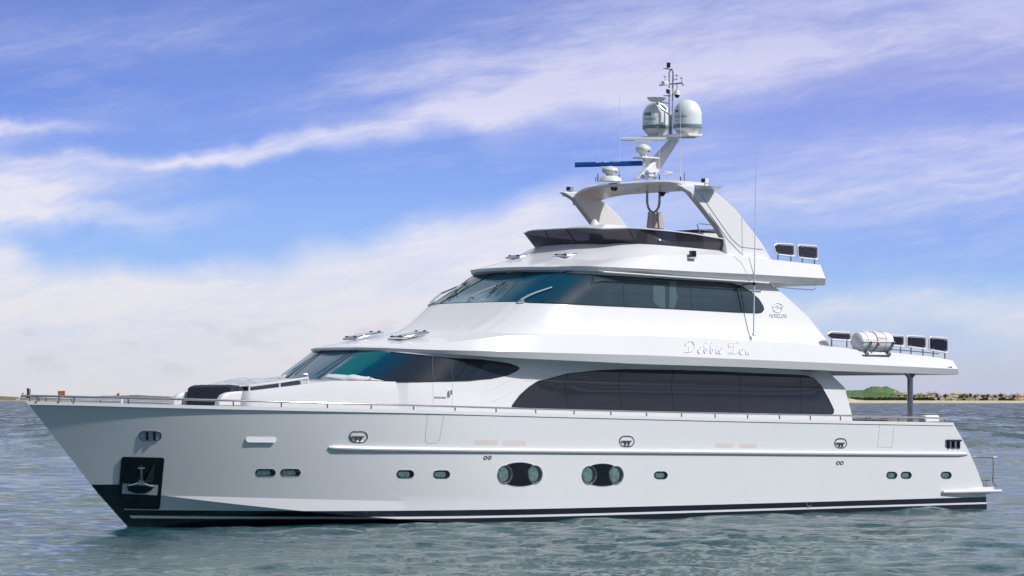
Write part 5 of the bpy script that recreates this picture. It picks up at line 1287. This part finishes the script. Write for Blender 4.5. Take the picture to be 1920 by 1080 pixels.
    # ripples finer than the mesh
    n1 = t.noise(t.comb(Xs, t.m('MULTIPLY', Ys, 1.15)), 3.2, 6, .62, .3); n2 = t.noise(t.comb(t.m('MULTIPLY', Xs, .8), Ys), .85, 5, .6, .2); n3 = t.noise(t.comb(t.m('MULTIPLY', Xs, .7), t.m('MULTIPLY', Ys, .09)), .55, 6, .65)
    n0 = t.noise(t.comb(Xs, t.m('MULTIPLY', Ys, 1.1)), 11.0, 4, .6, .2)
    hgt = t.m('ADD', t.m('ADD', t.m('MULTIPLY', n0, .034), t.m('MULTIPLY', n1, .10)), t.m('ADD', t.m('MULTIPLY', n2, .14), t.m('MULTIPLY', t.m('MULTIPLY', n3, 5.0), t.smooth(Ys, 110.0, 300.0))))
    bp = t.new('ShaderNodeBump'); bp.inputs['Strength'].default_value = 1.0; bp.inputs['Distance'].default_value = .55; t.l.new(hgt, bp.inputs['Height']); t.l.new(bp.outputs[0], b.inputs['Normal'])
    o = bpy.data.objects.new('sea', me); C.objects.link(o); tag(o, kind='structure'); return o
water()

# ------------------------------------------------------------------ FAR SHORES
def fw(px, py, Y): return np.array(((px-CX)/F*Y, Y, H+(HY-py)/F*Y))
def foliage(name, c1, c2, sc):
    m = bpy.data.materials.new(name); m.use_nodes = True; t = NT(m.node_tree); b = t.n['Principled BSDF']; tc = t.new('ShaderNodeTexCoord')
    n = t.noise(tc.outputs['Object'], sc, 8, .65); t.l.new(t.ramp(n, [(.35, (*c1, 1)), (.65, (*c2, 1))]), b.inputs['Base Color']); b.inputs['Roughness'].default_value = .9; return m
SAND = foliage('sand', (.55, .45, .29), (.66, .55, .37), .05); SCRUB = foliage('hill_grass', (.055, .13, .03), (.13, .22, .06), .045); DRY = foliage('dry_grass', (.13, .12, .06), (.22, .17, .11), .02)
def land(name, prof, Y, depth, m, base=None, n=240, rough=1.0, wob=.0):
    """a low landmass: crest line given by (px, py), falling to the water towards the viewer and away behind"""
    xs = np.linspace(prof[0][0], prof[-1][0], n); ys = np.interp(xs, [p[0] for p in prof], [p[1] for p in prof]); v = []; K = 15
    for i, (x, y) in enumerate(zip(xs, ys)):
        top = fw(x, y, Y+depth*.5)[2]; wx = (x-CX)/F*Y
        for k in range(K):
            s = k/(K-1); h = math.sin(math.pi*min(1, s*1.0))**.8 if 0 < s < 1 else 0
            z = -1.0+(top+1.0)*h+(rng.rand()-.5)*rough*h
            v.append((wx*(Y+depth*s)/Y, Y+depth*s+wob*math.sin(x*.21)*(1-s), z))
    f = [(i*K+k, i*K+k+1, (i+1)*K+k+1, (i+1)*K+k) for i in range(n-1) for k in range(K-1)]
    o = obj(name, v, f, m, None, smooth=180); tag(o, kind='structure'); return o
YR = 3600.0
land('beach', [(1380, 754), (1500, 752), (1594, 747), (1606, 749.5), (1625, 750.6), (1760, 751), (1920, 751.2), (2300, 751.2)], YR, 90, SAND, rough=.15)
land('hill', [(1340, 745), (1450, 738), (1560, 733), (1591, 732.5), (1618, 731.5), (1624, 729), (1632, 726), (1641, 725), (1652, 725.2), (1664, 725), (1674, 729), (1684, 734), (1692, 738), (1706, 742), (1730, 746), (1760, 748), (1790, 750.5)], YR+60, 320, SCRUB, rough=1.6)
land('coastal_plain', [(1690, 751), (1700, 746), (1740, 744), (1780, 743.5), (1830, 742), (1880, 742.5), (1920, 743), (2200, 744), (2400, 749)], YR+80, 260, foliage('plain_scrub', (.06, .08, .04), (.20, .18, .11), .06), rough=.6)
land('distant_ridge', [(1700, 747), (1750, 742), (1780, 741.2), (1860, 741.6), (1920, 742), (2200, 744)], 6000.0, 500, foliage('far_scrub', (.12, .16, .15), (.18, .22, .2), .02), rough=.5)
YL = 7600.0
land('left_shore', [(-420, 748), (-200, 745), (0, 743.2), (14, 743.5), (40, 744.5), (150, 744.5), (190, 742.5), (240, 741.3), (255, 740.2), (262, 741), (300, 742.8), (330, 744), (420, 747), (520, 749)], YL, 500, DRY, rough=1.2)
land('left_beach', [(-420, 750.2), (0, 749.9), (60, 749.9), (180, 749.9), (330, 750), (520, 750.6)], YL-60, 60, foliage('shingle', (.26, .22, .18), (.40, .33, .26), .02), rough=.1)
# brush along the foot of the hill: clumps of leaf-sized faces, one mass
def brush(name, spots, Y, m, label):
    v = []; f = []
    for (px, py, w, h) in spots:
        c = fw(px, py, Y); W = w/F*Y; Hh = h/F*Y
        for _ in range(46):
            a = rng.rand()*6.28; r_ = math.sqrt(rng.rand())*.5; z = rng.rand()**.8; q = c+np.array((math.cos(a)*r_*W, math.sin(a)*r_*W*.6, z*Hh*(1-1.3*r_*r_))); s = .9+.8*rng.rand()
            d1 = rng.randn(3); d1 /= np.linalg.norm(d1); d2 = np.cross(d1, rng.randn(3)); d2 /= np.linalg.norm(d2); k = len(v); v += [q-d1*s, q+d2*s, q+d1*s, q-d2*s]; f.append((k, k+1, k+2, k+3))
    o = obj(name, v, f, m, None, smooth=None); tag(o, kind='stuff', label=label, cat='brush'); return o
GRN = foliage('brush_green', (.06, .11, .035), (.16, .21, .085), .25)
sp = [(1597+rng.rand()*110, 751.2-rng.rand()*2.6, 7, 3.2) for _ in range(60)]+[(1710+rng.rand()*36, 751.5-rng.rand()*2.5, 7, 3.5) for _ in range(30)]+[(1745+rng.rand()*170, 751.2-rng.rand()*3, 3, 1.6) for _ in range(18)]
brush('coastal_brush', sp, YR+75, GRN, 'dark green coastal brush and trees along the far sandy beach')
# houses of the far town
WALLS = [mat('wall_cream', (.78, .66, .46), .8), mat('wall_white', (.80, .75, .68), .8), mat('wall_yellow', (.78, .63, .33), .8), mat('wall_pink', (.70, .55, .47), .8), mat('wall_sand', (.62, .53, .40), .8), mat('wall_orange', (.62, .25, .10), .8)]
WIND = mat('window_dark', (.05, .05, .055), .4); RFD = mat('roof_grey', (.32, .28, .25), .8)
def house(px0, px1, ytop, ybot, Y, wi, label, group=None, win=True, storeys=2, name='town_house', cat='house', annex=None):
    a, b, c = fw(px0, ybot, Y), fw(px1, ybot, Y), fw(px0, ytop, Y); W = b[0]-a[0]; Hh = c[2]-a[2]; D = max(8.0, W*.6); o = empty(name, ((a[0]+b[0])/2, Y, a[2])); tag(o, label, cat, group)
    g = G(); g.box((0, D/2, Hh/2-1), (W, D, Hh+2)); g.box((W*.0, D/2, Hh+.35), (W+.8, D+.8, .7)) if storeys else None; g.obj('wall', WALLS[wi], o, smooth=None)
    g = G(); g.box((W*.22, D/2, Hh+1.1), (W*.28, D*.4, 1.6)); g.obj('roof_room', WALLS[(wi+1) % 5], o, smooth=None)
    if win:
        nn = max(2, int(W/4.5)); g = G()
        for s in range(max(storeys, 1)):
            for k in range(nn): g.box((-W/2+W*(k+.5)/nn, -.06, Hh*(s+.55)/max(storeys, 1)), (W/nn*.45, .2, Hh/max(storeys, 1)*.38))
        g.each('window', WIND, o, smooth=None)
    return o
Yt = YR+110
house(1675.5, 1680.5, 736.2, 742, Yt, 0, 'narrow cream tower block at the right foot of the green hill', storeys=2, cat='building', name='tower_block')
house(1679, 1704, 740, 744.5, Yt, 3, 'long low pinkish building beside the narrow cream tower block', storeys=1, cat='building', name='long_building')
house(1691.5, 1700, 737, 741, Yt+30, 1, 'pale flat-roofed house behind the long low pinkish building', storeys=1)
house(1711, 1745, 740.5, 745.5, Yt+10, 4, 'long sandy building just right of the steel deck post', storeys=1, cat='building', name='long_building')
house(1722, 1730, 738.5, 742, Yt+30, 2, 'small yellow house above the long sandy building', storeys=1)
house(1739, 1744.5, 736.3, 743, Yt+20, 1, 'tall pale tower at the left end of the pinkish apartment block', storeys=2, cat='building', name='tower_block')
house(1744, 1758, 737.5, 745, Yt+20, 3, 'pinkish apartment block with a pale tower at its left end', storeys=3, cat='building', name='apartment_block')
house(1733, 1745, 746, 751, Yt-20, 1, 'low white house on the beach right of the deck post', storeys=1)
house(1747, 1751, 744.5, 751.5, Yt-25, 0, 'slim cream house rising from the beach below the pinkish apartment block', storeys=2)
house(1784, 1791, 738, 745.5, Yt, 2, 'yellow block at the left end of the long cream terrace', storeys=2, cat='building', name='apartment_block')
house(1791, 1812, 739.3, 745, Yt, 0, 'long cream terrace with dark openings in the middle of the town', storeys=2, cat='building', name='terrace')
house(1903, 1912, 740, 750, Yt-5, 3, 'pink house topped by the tallest gable near the right edge of the town', storeys=2)
house(1910, 1924, 742.5, 751, Yt-25, 2, 'bright yellow house at the far right end of the town', storeys=2)
house(1860, 1866, 745.5, 751, Yt-20, 1, 'white house beside dark trees in the right half of the town', storeys=2)
for k in range(44):
    px = 1752+(k+rng.rand()*.8)*3.7; w = 2.5+rng.rand()*5.5; row = k % 3; yb = [751.4, 747.5, 744.8][row]; h = [3.4, 3.6, 3.4][row]*(.7+.6*rng.rand()); up = {0: 0, 1: 0, 2: -1.2}[row]
    house(px, px+w, yb-h+up, yb, Yt+(row-1)*28-10+rng.rand()*8, int(rng.choice([0, 1, 1, 3, 4, 2])), 'small pale house among the crowded houses of the far seaside town', 'crowded houses of the far town', win=(w > 3.5), storeys=1+int(h > 3.6))
for k in range(16):
    px = 1754+rng.rand()*165; w = 3+rng.rand()*4; yb = 747.5-rng.rand()*3; c = fw(px, yb, Yt-12-rng.rand()*30)
    tr = empty('town_tree', tuple(c)); tag(tr, 'dark green tree among the houses of the far seaside town', 'tree', 'trees among the far town houses')
    g = G(); g.tube([(0, 0, -2), (.2, 0, 1.2)], [.35, .25], 6); g.obj('trunk', foliage('bark', (.08, .06, .04), (.1, .08, .06), 1) if k == 0 else bpy.data.materials['bark'], tr)
    v = []; f = []; W = w/F*Yt
    for _ in range(90):
        q = rng.randn(3)*np.array((.30*W, .3*W, .55))+np.array((0, 0, 2.0)); s = .45+.4*rng.rand(); d1 = rng.randn(3); d1 /= np.linalg.norm(d1); d2 = np.cross(d1, rng.randn(3)); d2 /= np.linalg.norm(d2); kk = len(v); v += [q-d1*s, q+d2*s, q+d1*s, q-d2*s]; f.append((kk, kk+1, kk+2, kk+3))
    obj('crown', v, f, GRN, tr, smooth=None)
Yl = YL+60
house(108.5, 121.5, 733.8, 741.5, Yl+160, 5, 'orange blocky building on the low shore behind the bow rail', storeys=2, cat='building', name='orange_building')
house(41, 44.5, 737, 744.5, Yl+100, 1, 'thin white tower on the low shore left of the bow', storeys=3, cat='tower', name='lookout_tower')
house(219, 223.5, 738, 742.5, Yl+160, 5, 'tiny orange brown house on the low ridge seen over the bow rail', storeys=1)
house(316/10.67+0, 346/10.67+4, 746.2, 747.6, Yl-30, 1, 'low white shed on the shore at the extreme left of the picture', storeys=1, cat='shed', name='shed')
house(315, 322, 745.2, 747, Yl-20, 1, 'low white hut on the shore just ahead of the foredeck seat', storeys=1, cat='shed', name='shed')
house(155, 163, 745.6, 747.6, Yl-30, 1, 'white flat building on the shore under the bow rail', storeys=1, cat='shed', name='shed')
